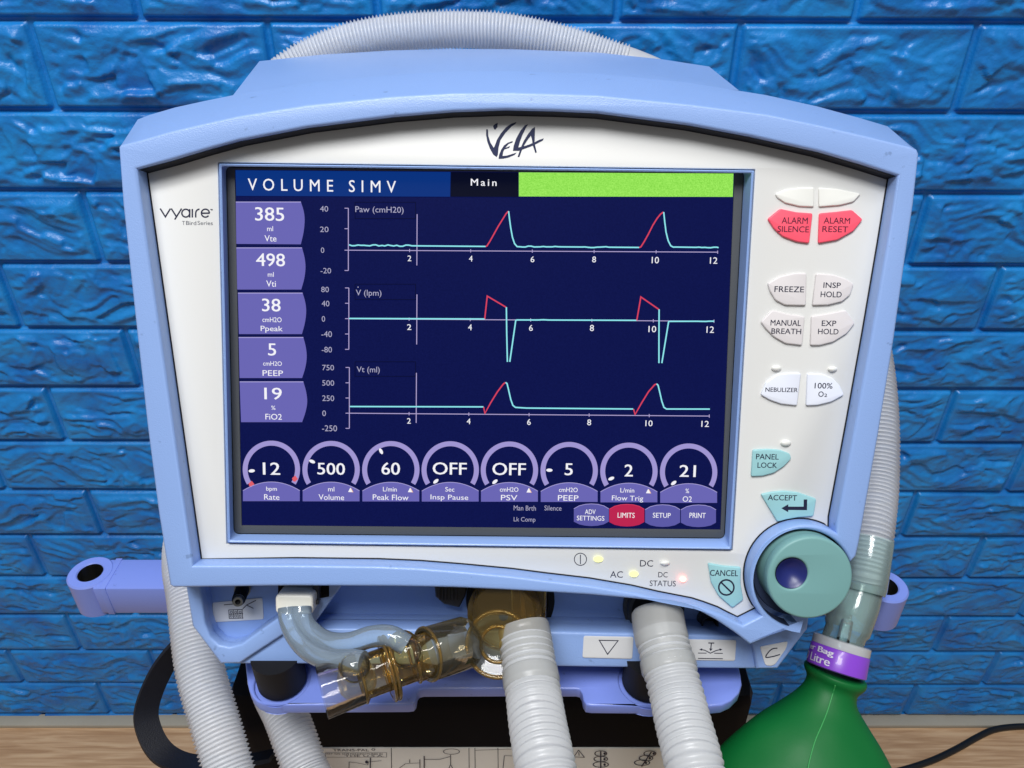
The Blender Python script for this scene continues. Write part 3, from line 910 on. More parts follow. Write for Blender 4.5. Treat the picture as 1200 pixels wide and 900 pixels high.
for (cx, cy, num, nb, unit, ux, nm, nx_, ptr, tri_) in dials:
    b = Bag()
    ro, ri = 33.6, 27.8
    a0, a1 = math.radians(148), math.radians(392)
    ring = [(cx + ro * math.cos(a0 + (a1 - a0) * i / 47), cy + ro * math.sin(a0 + (a1 - a0) * i / 47)) for i in range(48)]
    ring += [(cx + ri * math.cos(a1 - (a1 - a0) * i / 47), cy + ri * math.sin(a1 - (a1 - a0) * i / 47)) for i in range(48)]
    flat_poly(b, M['s_ring'], ring, L1)
    dy = cy - 550
    lab = [(cx - 33.3, 587.3 + dy * .6), (cx - 33.3, 575 + dy * .6)] + [(cx - 33.3 + 66.6 * i / 16, 575 + dy * .6 - 10.2 * (1 - ((i - 8) / 8) ** 2)) for i in range(1, 16)] + [(cx + 33.3, 575 + dy * .6), (cx + 33.3, 587.3 + dy * .6)]
    flat_poly(b, M['s_tile'], lab, L2)
    stroke(b, M['s_tile_hi'], lab[1:-1], 0.8, L3)
    text(b, M['s_white'], num, *nb, L2, 0.03)
    yo = dy * .7
    text(b, M['s_white'], unit, ux[0], 570.3 + yo, ux[1], 575.6 + yo + (1 if 'p' in unit else 0), L3, 0.012)
    text(b, M['s_white'], nm, nx_[0], 579.3 + yo, nx_[1], 585.7 + yo + (1.2 if ('p' in nm or 'g' in nm) else 0), L3, 0.008)
    an = math.atan2(ptr[1] - cy, ptr[0] - cx)
    el = []
    for i in range(14):
        t = 2 * math.pi * i / 14
        x, y = 3.7 * math.cos(t), 1.9 * math.sin(t)
        el.append((ptr[0] + x * math.cos(an) - y * math.sin(an), ptr[1] + x * math.sin(an) + y * math.cos(an)))
    flat_poly(b, M['s_white'], el, L4)
    if num == '12':
        for (mx_, my_) in ((294.5, 567), (345.5, 560.8)):
            flat_poly(b, M['s_mark'], [(mx_ - 3.3, my_ - .5), (mx_ + .5, my_ - 3.5), (mx_ + 3.6, my_ + .4), (mx_ + 0.3, my_ + 3.8), (mx_ - 2.2, my_ + 3)], L2)
    if tri_:
        tx_, ty_ = cx + 22.6, 573.8 + yo
        flat_poly(b, M['s_orange'], [(tx_ - 1.9, ty_ + 2.6), (tx_ + 3.6, ty_ + 2.9), (tx_ + .8, ty_ - 2.4)], L3)
        flat_poly(b, M['s_white'], [(tx_ - 2.7, ty_ + 2.6), (tx_ + 2.6, ty_ + 2.6), (tx_, ty_ - 2.7)], L4)
    b.build('dial', screen, None)

# soft keys
keys = [(672.5, 0, 's_key', [('ADV', 685.5, 597, 698, 602.5), ('SETTINGS', 676, 604.5, 708.3, 610)]), (714, .5, 's_keyred', [('LIMITS', 723.8, 600.8, 743.8, 606.8)]),
        (756, 1, 's_key', [('SETUP', 765, 601, 786, 606.8)]), (798, 1.2, 's_key', [('PRINT', 808, 601, 827, 607)])]
for x, dy, mt, tx in keys:
    b = Bag()
    px = lambda a, c: ((a - 450) / 4 + x, (c + 2000) / 4 + dy)
    shp = [px(*q) for q in [(450, 385), (475, 371), (503, 364), (532, 362), (562, 364), (590, 371), (614, 385), (614, 445), (590, 458), (562, 464), (532, 466), (503, 464), (475, 458), (450, 445)]]
    flat_poly(b, M[mt], shp, L1)
    stroke(b, M['s_tile_hi'] if mt == 's_key' else M['s_red'], shp[:7], 0.7, L2)
    for t in tx: text(b, M['s_white'], *t, L3, 0.01)
    b.build('soft_key', screen, None)
b = Bag()
text(b, M['s_grey'], 'Man Brth', 602, 592.5, 628, 598.3, L2)
text(b, M['s_grey'], 'Silence', 638, 592.5, 658, 598.3, L2)
text(b, M['s_grey'], 'Lk Comp', 602, 606, 627.5, 612.8, L2)
b.build('status_text', screen, None)

# buttons on the white panel
def button(mat, pts, texts, ink='ink', name='button', h=0.0012, smooth_pts=True, extra=None, label=None):
    b = Bag()
    panel_plate(b, mat, rounded(pts, 2.2, 3), (), -0.0004, h, 0.0005, 2, h=h * .5)
    o = b.build(name, vent, 40)
    if label: tag(o, label)
    if texts or extra:
        t = Bag()
        for q in texts: text(t, M[ink], *q, h + 0.00006, 0.02)
        if extra: extra(t, h + 0.00006)
        t.build('lettering', o, None)
    return o
cream = M['btn_cream']
button(cream, [(908, 227.3), (920, 222), (936, 220), (953.7, 219.7), (953.7, 242.7), (937, 242), (920, 238), (911, 232)], [], h=0.0009, name='lamp_window')
button(cream, [(959.3, 220), (980, 221.3), (997, 224.7), (1008.7, 227.3), (1000, 236.7), (984, 240.7), (959.3, 242.7)], [], h=0.0009, name='lamp_window')
button(M['btn_red'], [(899.3, 256.7), (914, 244.7), (933, 248.7), (952, 250), (948, 285.3), (933, 283.3), (917, 277.3), (906.7, 268)], [('ALARM', 916, 254.7, 946.7, 262), ('SILENCE', 911.3, 265, 948, 272)], 'ink_red', label='red alarm silence button')
button(M['btn_red'], [(960, 250), (978.7, 248.3), (998, 246), (1010.7, 257.3), (1000, 270.7), (981, 281.3), (958.7, 285.3)], [('ALARM', 965.3, 255, 996.3, 262), ('RESET', 963.7, 265, 994, 272)], 'ink_red', label='red alarm reset button')
g_ = M['btn_grey']
button(g_, [(899.3, 332), (913.3, 324), (930.7, 320), (944.7, 320), (944, 358), (920, 357.6), (908.7, 352), (902, 341.3)], [('FREEZE', 907.6, 335.6, 942.3, 342.2)])
button(g_, [(956.3, 320.3), (976, 322), (990.7, 326.7), (1000, 332.7), (996, 345.3), (986.7, 353.3), (970.7, 357.3), (951.6, 358)], [('INSP', 965, 331, 985.3, 337.4), ('HOLD', 961.7, 341.6, 986.4, 348.3)])
button(g_, [(891.3, 377.3), (904.7, 363.3), (922.7, 368), (942.7, 370.7), (939.6, 404.7), (920, 402.4), (906.7, 394.7), (897.3, 385.3)], [('MANUAL', 903, 375, 938.7, 381.7), ('BREATH', 904, 385, 939, 391.3)])
button(g_, [(950.7, 370.4), (970.7, 367.3), (990.7, 363.3), (1001.6, 378.7), (992, 390.7), (976, 400.7), (960, 404.7), (949.3, 404.7)], [('EXP', 963, 375.7, 980, 382), ('HOLD', 958.7, 385.3, 982.7, 391.7)])
button(M['btn_white'], [(891.3, 462.7), (898, 447.3), (910, 438.7), (923.3, 437), (938.3, 437), (933.7, 475.3), (915.3, 473.3), (902, 468.7)], [('NEBULIZER', 897, 454.3, 935, 459.3)])
button(M['btn_white'], [(946, 437.3), (963.3, 438), (975.3, 442.7), (983.3, 451.3), (988.7, 462.7), (974, 470.7), (958, 474.7), (944.3, 475.3)], [('100%', 954.7, 448.7, 975.7, 455.3), ('O', 959, 458.7, 965.3, 465), ('2', 965.9, 461.3, 969.4, 465)])
button(M['btn_teal'], [(882, 527), (898.7, 526), (913.3, 527), (925.3, 531.3), (927, 537.3), (918.7, 546), (906.7, 554), (893.3, 557.6), (880, 558.3)], [('PANEL', 886, 532, 912.7, 538.3), ('LOCK', 887.7, 542, 910.7, 548.3)])
def arrow(t, h):
    flat_poly(t, M['ink'], [(915.7, 595.6), (923.7, 591), (923.7, 593.7), (941.7, 593.7), (941.9, 585.3), (946, 585.3), (945.7, 597.8), (923.7, 597.6), (923.7, 600.2)], h)
button(M['btn_teal'], [(891.3, 579), (904, 576.3), (918.7, 575), (934.7, 576.7), (956.3, 584.3), (953, 604.7), (934.7, 606), (920, 608.7), (910.7, 611.3)], [('ACCEPT', 899.7, 580, 934, 586.4)], extra=arrow)
def nosign(t, h):
    flat_poly(t, M['ink'], circ(851.2, 688.4, 9.8, 32), h, [circ(851.2, 688.4, 7.9, 32)])
    stroke(t, M['ink'], [(845, 682.4), (857.4, 694.4)], 1.9, h)
button(M['btn_teal'], [(829.4, 659.6), (848, 663), (868, 664.4), (867.6, 684), (871, 702.4), (858, 712), (842, 698), (833, 682)], [('CANCEL', 832, 668, 865, 675)], extra=nosign)

# small lamps
def lamp(x0, y0, x1, y1, mat, name='indicator_lamp', lbl=None):
    cx, cy, rx, ry = (x0 + x1) / 2, (y0 + y1) / 2, (x1 - x0) / 2, (y1 - y0) / 2
    b = Bag(); vs = []; fs = []; n = 20
    prof = [(1.0, -0.0003), (0.96, 0.0006), (0.75, 0.0012), (0.4, 0.0016)]
    for s, h in prof:
        vs += [pp(cx + rx * s * math.cos(2 * math.pi * k / n), cy + ry * s * math.sin(2 * math.pi * k / n), h) for k in range(n)]
    for i in range(len(prof) - 1):
        for k in range(n):
            j = (k + 1) % n; fs.append([i * n + k, i * n + j, (i + 1) * n + j, (i + 1) * n + k])
    fs.append([3 * n + k for k in range(n)])
    b.add(vs, fs, mat)
    o = b.build(name, vent, 60)
    if lbl: tag(o, lbl)
lamp(904, 428, 916, 435.3, cream); lamp(970, 429.3, 981.3, 436, cream); lamp(914.7, 515.3, 927.3, 523.3, cream)
lamp(773.6, 657, 785, 663, cream)
lamp(695.4, 651.6, 707, 659, M['led_y'], lbl='lit pale yellow power lamp'); lamp(737.4, 669, 748.4, 676.4, M['led_y'], lbl='lit pale yellow lamp beside AC')
lamp(796.5, 675.5, 804.5, 682.5, M['led_r'], lbl='lit red lamp beside DC STATUS')

# printing on the white panel
PH = 0.00006
b = Bag()
text(b, M['ink'], 'DC', 750, 656.4, 765.4, 664, PH); text(b, M['ink'], 'AC', 715, 669.4, 730, 677, PH)
text(b, M['ink'], 'DC', 771.4, 670.4, 782.4, 676.6, PH); text(b, M['ink'], 'STATUS', 761.4, 680.4, 792, 687, PH)
flat_poly(b, M['ink'], circ(680.2, 655.4, 7.6, 32), PH, [circ(680.2, 655.4, 6.7, 32)])
stroke(b, M['ink'], [(680.2, 650), (680.2, 661)], 1.0, PH)
b.build('panel_lettering', vent, None)
# VELA brush lettering
b = Bag()
z = lambda pts: [(540 + x / 10, 130 + y / 10) for x, y in pts]
flat_poly(b, M['ink_navy'], z([(297, 215), (318, 215), (322, 290), (347, 370), (387, 432), (402, 395), (425, 335), (470, 262), (530, 192), (590, 150), (652, 130), (640, 152), (590, 187), (520, 262), (465, 342), (442, 430), (435, 512), (420, 541), (380, 512), (340, 440), (310, 360), (296, 280)]), PH)
flat_poly(b, M['ink_navy'], z([(378, 175), (400, 155), (432, 140), (430, 190), (400, 222), (385, 205)]), PH)
flat_poly(b, M['ink_navy'], z([(608, 352), (606, 370), (560, 387), (522, 430), (497, 480), (489, 528), (540, 523), (600, 504), (655, 488), (630, 516), (560, 546), (500, 559), (442, 561), (450, 510), (475, 450), (505, 405), (550, 372)]), PH)
flat_poly(b, M['ink_navy'], z([(502, 438), (577, 412), (566, 433), (498, 454)]), PH + .00003)
flat_poly(b, M['ink_navy'], z([(790, 155), (767, 190), (722, 280), (692, 360), (674, 428), (740, 413), (800, 393), (860, 368), (920, 338), (972, 321), (960, 346), (900, 377), (830, 411), (750, 441), (680, 466), (611, 466), (619, 410), (650, 320), (700, 230), (750, 170)]), PH + .00006)
flat_poly(b, M['ink_navy'], z([(870, 188), (867, 300), (864, 370), (890, 485), (872, 489), (843, 400), (834, 330), (820, 288), (780, 340), (740, 405), (715, 460), (686, 537), (666, 538), (698, 440), (738, 350), (788, 270), (838, 205)]), PH + .00009)
b.build('logo_lettering', vent, None)
# maker's lettering at the left
b = Bag()
z = lambda pts: [(170 + x / 12, 230 + y / 12) for x, y in pts]
K_, SW = M['ink'], 1.7
stroke(b, K_, z([(212, 172), (285, 288), (357, 172)]), SW, PH)
stroke(b, K_, z([(368, 172), (441, 288)]), SW, PH + .00003); stroke(b, K_, z([(514, 172), (416, 328)]), SW, PH)
def cir(cx, cy, r, a0, a1, n=26): return z([(cx + r * math.cos(math.radians(a0 + (a1 - a0) * i / (n - 1))), cy + r * math.sin(math.radians(a0 + (a1 - a0) * i / (n - 1)))) for i in range(n)])
stroke(b, K_, cir(572, 237, 55, 0, 360), SW, PH); stroke(b, K_, z([(627, 180), (627, 298)]), SW, PH + .00003)
stroke(b, K_, z([(664, 178), (664, 298)]), SW, PH)
stroke(b, K_, z([(712, 298), (712, 245)]) + cir(768, 237, 56, 180, 268, 12), SW, PH)
stroke(b, K_, cir(848, 237, 56, 38, 360), SW, PH); stroke(b, K_, z([(795, 237), (908, 237)]), SW, PH + .00003)
stroke(b, K_, z([(915, 184), (932, 184), (932, 184), (938, 196), (944, 184), (952, 196)]), 0.7, PH)
text(b, M['ink_grey'], 'T', 213.6, 259, 216.6, 263.6, PH, 0.03); text(b, M['ink_grey'], 'Bird', 218, 259, 230, 263.6, PH, 0.03)
text(b, M['ink_grey'], 'Series', 231.5, 259, 249.3, 263.6, PH, 0.01)
b.build('maker_lettering', vent, None)

# knob in its well
b = Bag()
c0 = uv(KC[0], KC[1], FH)
rr = lambda px: px / FPX * 0.3125
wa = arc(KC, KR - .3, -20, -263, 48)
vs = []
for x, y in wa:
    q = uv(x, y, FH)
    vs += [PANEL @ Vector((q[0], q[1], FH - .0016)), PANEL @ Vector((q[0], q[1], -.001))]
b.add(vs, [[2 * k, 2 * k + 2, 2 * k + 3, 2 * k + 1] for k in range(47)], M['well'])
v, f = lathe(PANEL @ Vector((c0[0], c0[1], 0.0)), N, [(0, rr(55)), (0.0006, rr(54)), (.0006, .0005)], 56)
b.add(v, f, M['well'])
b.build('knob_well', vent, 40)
kz = 0.0150
kc = uv(949.5, 677.5, kz); dc = uv(928, 672.3, kz)
kr = rr(50.6)
b = Bag()
ring = [(kc[0] + kr * math.cos(2 * math.pi * k / 72), kc[1] + kr * math.sin(2 * math.pi * k / 72)) for k in range(72)]
dr = rr(18.8)
dim = [(dc[0] + dr * math.cos(2 * math.pi * k / 36), dc[1] + dr * math.sin(2 * math.pi * k / 36)) for k in range(36)]
v, f = plate2d(ring, [dim], kz - 0.006, kz, 0.0012, 3)
b.add(tf(v, PANEL), f, M['teal'])
v, f = lathe(PANEL @ Vector((kc[0], kc[1], kz - 0.0055)), -N, [(0, kr * .985), (0.010, kr * 1.01), (0.010, 0.001)], 72)
b.add(v, f, M['teal'])
knob = b.build('control_knob', vent, 40)
b = Bag()
R_ = 0.012
prof = [(0.0003, dr * 0.99)] + [(0.0003 - 0.0034 * (1 - (s * s)), dr * .97 * s) for s in (0.97, 0.85, 0.7, 0.55, 0.4, 0.25, 0.1, 0.01)]
v, f = lathe(PANEL @ Vector((dc[0], dc[1], kz - 0.0006)), N, prof, 40)
b.add(v, f, M['dimple'])
b.build('finger_dimple', knob, 60)

# lower body with connector recess
LH = -0.012
low_out = [(214, 668), (218, 690), (225, 734), (258, 778.3), (350, 778.5), (570, 780.5), (760, 783), (905, 784.3), (911, 784), (946, 737), (949, 715), (949, 668)]
recess = [(364, 737), (398, 690), (410, 676), (866, 676), (872, 746), (800, 743.5), (700, 741.5), (560, 738.5)]
pocket = [(234, 680), (241, 730), (247, 746), (257, 755.5), (268.7, 758), (283, 754.5), (300, 742), (323, 726), (352, 706), (352, 680)]
b = Bag()
panel_plate(b, M['shell'], low_out, [recess, pocket], LH - 0.012, LH, 0.0012, 2)
# recess floor, pocket floor
RD = LH - 0.017
flat_poly(b, M['shell'], [(340, 640), (890, 640), (890, 745), (340, 738)], RD)
ru = [uv(x, y, LH) for x, y in recess]; rn = len(ru)
b.add([PANEL @ Vector((x, y, LH - .010)) for x, y in ru] + [PANEL @ Vector((x, y, RD - .0005)) for x, y in ru], [[k, (k + 1) % rn, rn + (k + 1) % rn, rn + k] for k in range(rn)], M['shell'])
flat_poly(b, M['shell'], [(226, 670), (365, 670), (365, 762), (262, 762), (240, 735)], LH - 0.0095)
# the raised V rib at the left and the raised foot at the right
panel_plate(b, M['shell'], [(217, 670), (218, 690), (225.4, 734), (258.3, 778), (281, 777.6), (335, 742), (362, 722), (362, 700), (352, 706), (323, 726.5), (300, 742.6), (283, 755), (268.7, 758.6), (256, 756), (246, 746.4), (240, 730), (233.2, 680), (233.2, 670)], (), LH - 0.004, LH + 0.0022, 0.0011, 2)
panel_plate(b, M['shell'], [(878, 740), (935, 712), (949, 716), (946.5, 737), (925, 766), (911.5, 784), (887, 784), (884.5, 766)], (), LH - 0.004, LH + 0.0035, 0.0012, 2)
# body behind the front, running level to the rear
fb = [(228, 668), (236, 734), (268, 777.0), (570, 780), (911, 783), (946, 737), (948, 668)]
f3 = [pp(*p, LH - 0.011) for p in fb]
b3 = [Vector((q.x * 0.92, 0.40 if k in (0, 6) else 0.385, max(q.z, 0.7095))) for k, q in enumerate(f3)]
f3 = [Vector((q.x, q.y, max(q.z, 0.7075))) for q in f3]
n = len(f3)
b.add(f3 + b3, [[i, (i + 1) % n, n + (i + 1) % n, n + i] for i in range(n)] + [[n + i for i in range(n)][::-1]], M['shell'])
b.build('lower_body', vent, 35)

def sticker(pts, h, marks=None, name='port_label'):
    b = Bag()
    panel_plate(b, M['label'], rounded(pts, 2.5, 3), (), h, h + 0.0005, 0.0002, 1)
    o = b.build(name, vent, 30)
    t = Bag(); marks(t, h + 0.00056); t.build('symbol', o, None)
def m_tri(t, h): stroke(t, M['ink'], [(702.3, 750.3), (724.3, 750.8), (712, 766.8)], 1.1, h, True)
sticker([(684, 745.3), (742.5, 746.5), (741, 772.3), (682.5, 770.8)], LH, m_tri)
def m_valve(t, h):
    stroke(t, M['ink'], [(830, 753.5), (837, 753.6)], 1.2, h); stroke(t, M['ink'], [(833.6, 753.6), (833, 760)], 1.2, h)
    flat_poly(t, M['ink'], [(831, 760), (835, 760.2), (832.8, 763)], h + .00003)
    stroke(t, M['ink'], [(821, 761), (826, 762), (832.5, 765.5), (839, 762.4), (845, 761)], 1.0, h)
    flat_poly(t, M['ink'], [(819.5, 761), (823, 759.7), (822.5, 762.6)], h + .00003); flat_poly(t, M['ink'], [(846.5, 761), (843, 759.8), (843.6, 762.6)], h + .00003)
    stroke(t, M['ink'], [(818, 765.3), (828, 765.4)], .9, h); stroke(t, M['ink'], [(837, 765.5), (847, 765.7)], .9, h)
    stroke(t, M['ink'], [(818, 771.5), (847, 772)], 1.0, h)
sticker([(806, 749.3), (863, 750.2), (861.5, 774.6), (804, 773.6)], LH, m_valve)
def m_c(t, h):
    stroke(t, M['ink'], [tuple(p) for p in smooth_path([(911, 759.5), (905, 760.5), (900, 765), (897.5, 770.2), (905, 769.5), (914, 767)], 4)], 1.3, h)
sticker([(890.5, 758), (923.5, 751.5), (921.5, 760), (908.5, 778.5), (904, 780.5), (898, 780), (896, 777)], LH + 0.0035, m_c)
def m_grid(t, h):
    for k in range(4):
        x = 268 + k * 5.2
        stroke(t, M['ink'], [(x, 714.5), (x + .7, 725)], .8, h)
    for k in range(3): stroke(t, M['ink'], [(268 + .3 * k, 714.8 + 5 * k), (284.5 + .3 * k, 714.2 + 5 * k)], .8, h + .00002)
    for i in range(3):
        for j in range(2): flat_poly(t, M['ink_navy'], circ(271 + 5.2 * i, 717.4 + 4.6 * j, 1.6, 10), h + .00004, [circ(271 + 5.2 * i, 717.4 + 4.6 * j, .9, 10)])
    stroke(t, M['ink'], [(284.5, 713.5), (289, 709), (300, 703.5)], .9, h); stroke(t, M['ink'], [(289, 709), (297, 713)], .8, h + .00003)
    stroke(t, M['ink'], [(262.5, 708.8), (277, 707.5)], .9, h)
sticker([(248.5, 706.5), (307.5, 700.5), (309, 726), (250.5, 729.5)], LH - 0.0095, m_grid)

# sockets in the recess
RF = RD
def port(cx, cy, r_px, h0, length, name, mats, bore=.78):
    c = uv(cx, cy, h0 + length); r = r_px / FPX * 0.35
    o_ = PANEL @ Vector((c[0], c[1], h0))
    b = Bag()
    v, f = lathe(o_, N, [(0, r * 1.12), (length * .4, r * 1.12), (length * .45, r), (length, r), (length + .0004, r * .96), (length, r * bore)], 36)
    b.add(v, f, mats[0])
    v, f = lathe(o_, N, [(length, r * bore), (length * .1, r * bore * .96), (length * .1, .0002)], 36)
    b.add(v, f, mats[1])
    b.build(name, vent, 40)
port(832, 731.5, 10.5, RF, 0.007, 'drive_port', (M['darkgrey'], M['rubber']))
port(768, 716, 33, RF, 0.006, 'hose_port', (M['darkgrey'], M['rubber']), .85)
port(598, 706, 48, RF, 0.004, 'valve_port', (M['rubber'], M['port_bore']), .9)
# jack, plug socket, latch
def stub(p0, p1, prof, name, mats, parent=vent):
    d = (p1 - p0); Lh = d.length
    b = Bag()
    for (pr, m) in prof:
        v, f = lathe(p0, d, [(s * Lh, r) for s, r in pr], 28); b.add(v, f, m)
    return b.build(name, parent, 40)
j0 = pp(286, 686, LH - .0095); j1 = pp(278.6, 705.5, LH + 0.010)
stub(j0, j1, [([(0, .0036), (.3, .0036), (.3, .0028), (.92, .0026)], M['metal']), ([(.3, .0031), (.85, .0029), (.9, .0024)], M['black']), ([(.9, .0024), (1, .0021), (1, .0012), (.8, .0008)], M['metal']), ([(.99, .0012), (.9, .0001)], M['rubber'])], 'cable_jack', None)
b = Bag()
panel_plate(b, M['black'], [(325, 672), (386, 672), (386, 700), (371, 703), (325, 702)], (), RF, LH + 0.0005, .001, 1)
panel_plate(b, M['darkgrey'], [(366, 672), (374, 672), (373, 707), (366, 707)], (), LH, LH + 0.005, .0006, 1)
panel_plate(b, M['darkgrey'], [(366, 704), (373.5, 704), (373.5, 709), (366, 709)], (), LH + .0045, LH + 0.007, .0006, 1)
b.build('sensor_socket', vent, 30)
b = Bag()
panel_plate(b, M['darkgrey'], [(507, 672), (545, 672), (547, 692), (545, 700), (538, 713), (520, 709), (510, 700)], (), RF, RF + 0.010, .0015, 2)
for k in range(6):
    panel_plate(b, M['darkgrey'], [(514 + k * 4, 680), (515.8 + k * 4, 680), (515.8 + k * 4, 704), (514 + k * 4, 703)], (), RF + .0095, RF + 0.0108, .0003, 1)
b.build('release_latch', vent, 30)

# rubber feet
TZ = 0.692
for (fx, fy) in ((331, 797), (757, 799)):
    c = on_z(fx, fy, TZ)
    v, f = lathe(Vector((c.x, c.y, TZ - 0.0008)), Vector((0, 0, 1)), [(0, 0.0005), (0, .0100), (0.0014, .0113), (0.0197, .0113), (0.0197, .0005)], 36)
    emit('rubber_foot', v, f, M['rubber'], vent)

# ------------------------------------------------------------------ the cart under it
cart = thing('equipment_cart', (0, 0.33, 0), 'lilac and black cart with a side bar carrying the ventilator', 'cart')
tray_px = [(286, 765), (290, 800), (292, 809), (296, 817), (302, 822.5), (310, 825.5), (322, 826.2), (400, 825.8), (478, 825.3), (484, 824.5), (487, 821), (488.5, 812), (491, 808.6), (496, 807.4), (590, 807), (676, 807.2), (680, 808.4), (682.5, 813), (684, 821), (687, 825.5), (694, 826.6), (760, 827.2), (832, 827.4), (846, 826), (857, 821), (866, 812), (869.5, 802), (868, 790), (862, 765)]
tray3 = [on_z(x, y, TZ) for x, y in tray_px]
def holec(px, py, r): 
    c = on_z(px, py, TZ); return [(c.x + r * math.cos(2 * math.pi * k / 32), c.y + r * math.sin(2 * math.pi * k / 32)) for k in range(32)]
back = [(tray3[-1].x, 0.36), (tray3[0].x, 0.36)]
v, f = plate2d([(q.x, q.y) for q in tray3] + back, [holec(331, 797, .0128), holec(757, 799, .0128)], TZ - 0.0065, TZ, 0.0009, 2)
b = Bag(); b.add(v, f, M['lilac'])
for q in ((331, 797), (757, 799)):
    c = on_z(*q, TZ)
    v, f = lathe(Vector((c.x, c.y, TZ - .006)), Vector((0, 0, 1)), [(0.0, .0136), (.0046, .0136), (.0046, .0003)], 32)
    b.add(v, f, M['lilac'])
b.build('tray', cart, 35)
# side bar with a tube socket at each end
BZ = 0.6846
lc = on_z(105.5, 670.3, BZ + .0006); rc = on_z(1037.5, 685.5, BZ + .0006)
yb = on_z(160, 655, BZ).y; yf = on_z(160, 690, BZ).y
v, f = box(lc.x + .006, rc.x - .006, yf, yb, BZ - 0.0200, BZ, 0.0012)
emit('side_bar', v, f, M['lilac'], cart)
for c in (lc, rc):
    R0 = 0.0122; zt = Vector((c.x, c.y, BZ - 0.0235))
    v, f = lathe(zt, Vector((0, 0, 1)), [(0.0008, .0072), (0, R0 - .001), (0.001, R0), (0.0232, R0), (0.0241, R0 - .0008), (0.0241, .0073), (0.0235, .0067)], 48)
    b = Bag(); b.add(v, f, M['lilac'])
    v, f = lathe(zt, Vector((0, 0, 1)), [(0.0235, .0067), (0.002, .0066), (0.002, .0002)], 48)
    b.add(v, f, M['metal'])
    o = b.build('bar_socket', cart, 40)
    sg = 1 if c is lc else -1
    v, f = box(min(c.x + sg * .0098, c.x + sg * .0135), max(c.x + sg * .0098, c.x + sg * .0135), yf - .0003, yb + .0003, BZ - .0203, BZ + .0003, .0003)
    emit('weld_collar', v, f, M['lilac'], o)
# black case, column, foot
v, f = box(-0.160, 0.137, 0.262, 0.46, 0.30, 0.632, 0.010)
case = emit('case', v, f, M['black'], cart, smooth=40)
v, f = box(-0.12, 0.10, 0.285, 0.345, 0.6300, 0.6645, 0.002)
emit('mount_block', v, f, M['black'], cart)
v, f = lathe(Vector((0, .36, .02)), Vector((0, 0, 1)), [(0, .03), (.29, .03)], 32, True)
emit('column', v, f, M['black'], cart)
v, f = box(-0.2, 0.2, 0.18, 0.52, 0.004, 0.03, 0.006)
emit('base_plate', v, f, M['black'], cart)
# printed instruction sheet on the case front (a level-topped sheet on a vertical face)
LY = 0.262
def on_y(px, py, Y):
    d = ray(px, py); return CAM + d * (Y / d.y)
def front_poly(bag, m, pts, off): bag.add([on_y(x, y, LY - off) for x, y in pts], [list(range(len(pts)))], m)
def front_stroke(bag, m, pts, width, off):
    P = [on_y(x, y, LY - off) for x, y in pts]
    s = width / FPX * .44 / 2
    for a_, c_ in zip(P, P[1:]):
        d = (c_ - a_).normalized(); nn = Vector((0, -1, 0)).cross(d) * s
        bag.add([a_ + nn, c_ + nn, c_ - nn, a_ - nn], [[0, 1, 2, 3]], m)
def front_text(bag, m, s, x0, y0, x1, y1, off, bold=0):
    vs, fs = text2d(s, 0)
    a_ = on_y(x0, y1, LY - off); c_ = on_y(x1, y0, LY - off)
    bag.add([Vector((a_.x + p * (c_.x - a_.x), LY - off, a_.z + q * (c_.z - a_.z))) for p, q in vs], fs, m)
b = Bag()
p0, p1 = on_y(345, 875.5, LY), on_y(862, 877, LY)
v, f = box(p0.x, p1.x, LY - 0.0008, LY + .001, p0.z - 0.12, p0.z, 0.0003)
b.add(v, f, M['cream_label'])
sheet = b.build('instruction_label', cart, 30)
b = Bag(); K_ = M['ink']
front_text(b, K_, 'TRANS-PAL', 390.5, 877.6, 432, 880.4, .0011, 0.05)
front_text(b, K_, 'o', 435.5, 877, 439.5, 879.6, .0011)
front_stroke(b, K_, [(381.5, 882.3), (453, 882), (453, 887.3), (381, 887.6), (381.5, 882.3)], .5, .0011)
front_text(b, K_, 'PAT. NO. 5339 MANUFACTURED IN', 383, 882.8, 448, 884.6, .0012, .02); front_text(b, K_, 'THE U.S.A.', 404, 885, 450, 886.9, .0012, .02)
for x in (458.5, 549.5, 556.5, 583.5): front_stroke(b, K_, [(x, 876.5), (x + .6, 930)], .7, .0011)
front_stroke(b, K_, [(409, 905), (409, 893), (418, 894), (431, 896.5), (431.5, 893), (447, 891.5)], .7, .0012)
front_stroke(b, K_, [(434, 888), (433.5, 910)], 1.2, .0014)
front_poly(b, K_, circ(429.5, 893, 1.8, 10), .0016)
front_stroke(b, K_, [(468, 900), (475, 895), (492, 894)], .7, .0012); front_stroke(b, K_, [(480, 890), (480, 894)], .7, .0013)
front_stroke(b, K_, [(492, 890), (492, 910)], .8, .0014); front_stroke(b, K_, [(497, 886), (497, 910)], 1.2, .0014); front_stroke(b, K_, [(497, 890), (515, 890), (528, 886.5)], .9, .0012)
front_stroke(b, K_, [(528, 884.5), (528, 896), (524, 905)], .8, .0013); front_stroke(b, K_, [(528, 896), (533, 905)], .8, .0015)
front_stroke(b, K_, circ(529, 880.8, 9.5, 24, ry=3.2) + [(538.5, 880.8)], .8, .0012)
front_stroke(b, K_, [(557, 879.3), (600, 877.8)], .6, .0012)
front_stroke(b, K_, [(589, 905), (591, 885.5), (600, 885.8)], .8, .0012)
front_stroke(b, K_, [(672.5, 887), (678, 879), (685, 887.6), (672.5, 887)], .9, .0012); front_stroke(b, K_, [(678.3, 881.5), (678.6, 885.5)], .9, .0014)
b.build('printing', sheet, None)
b = Bag()
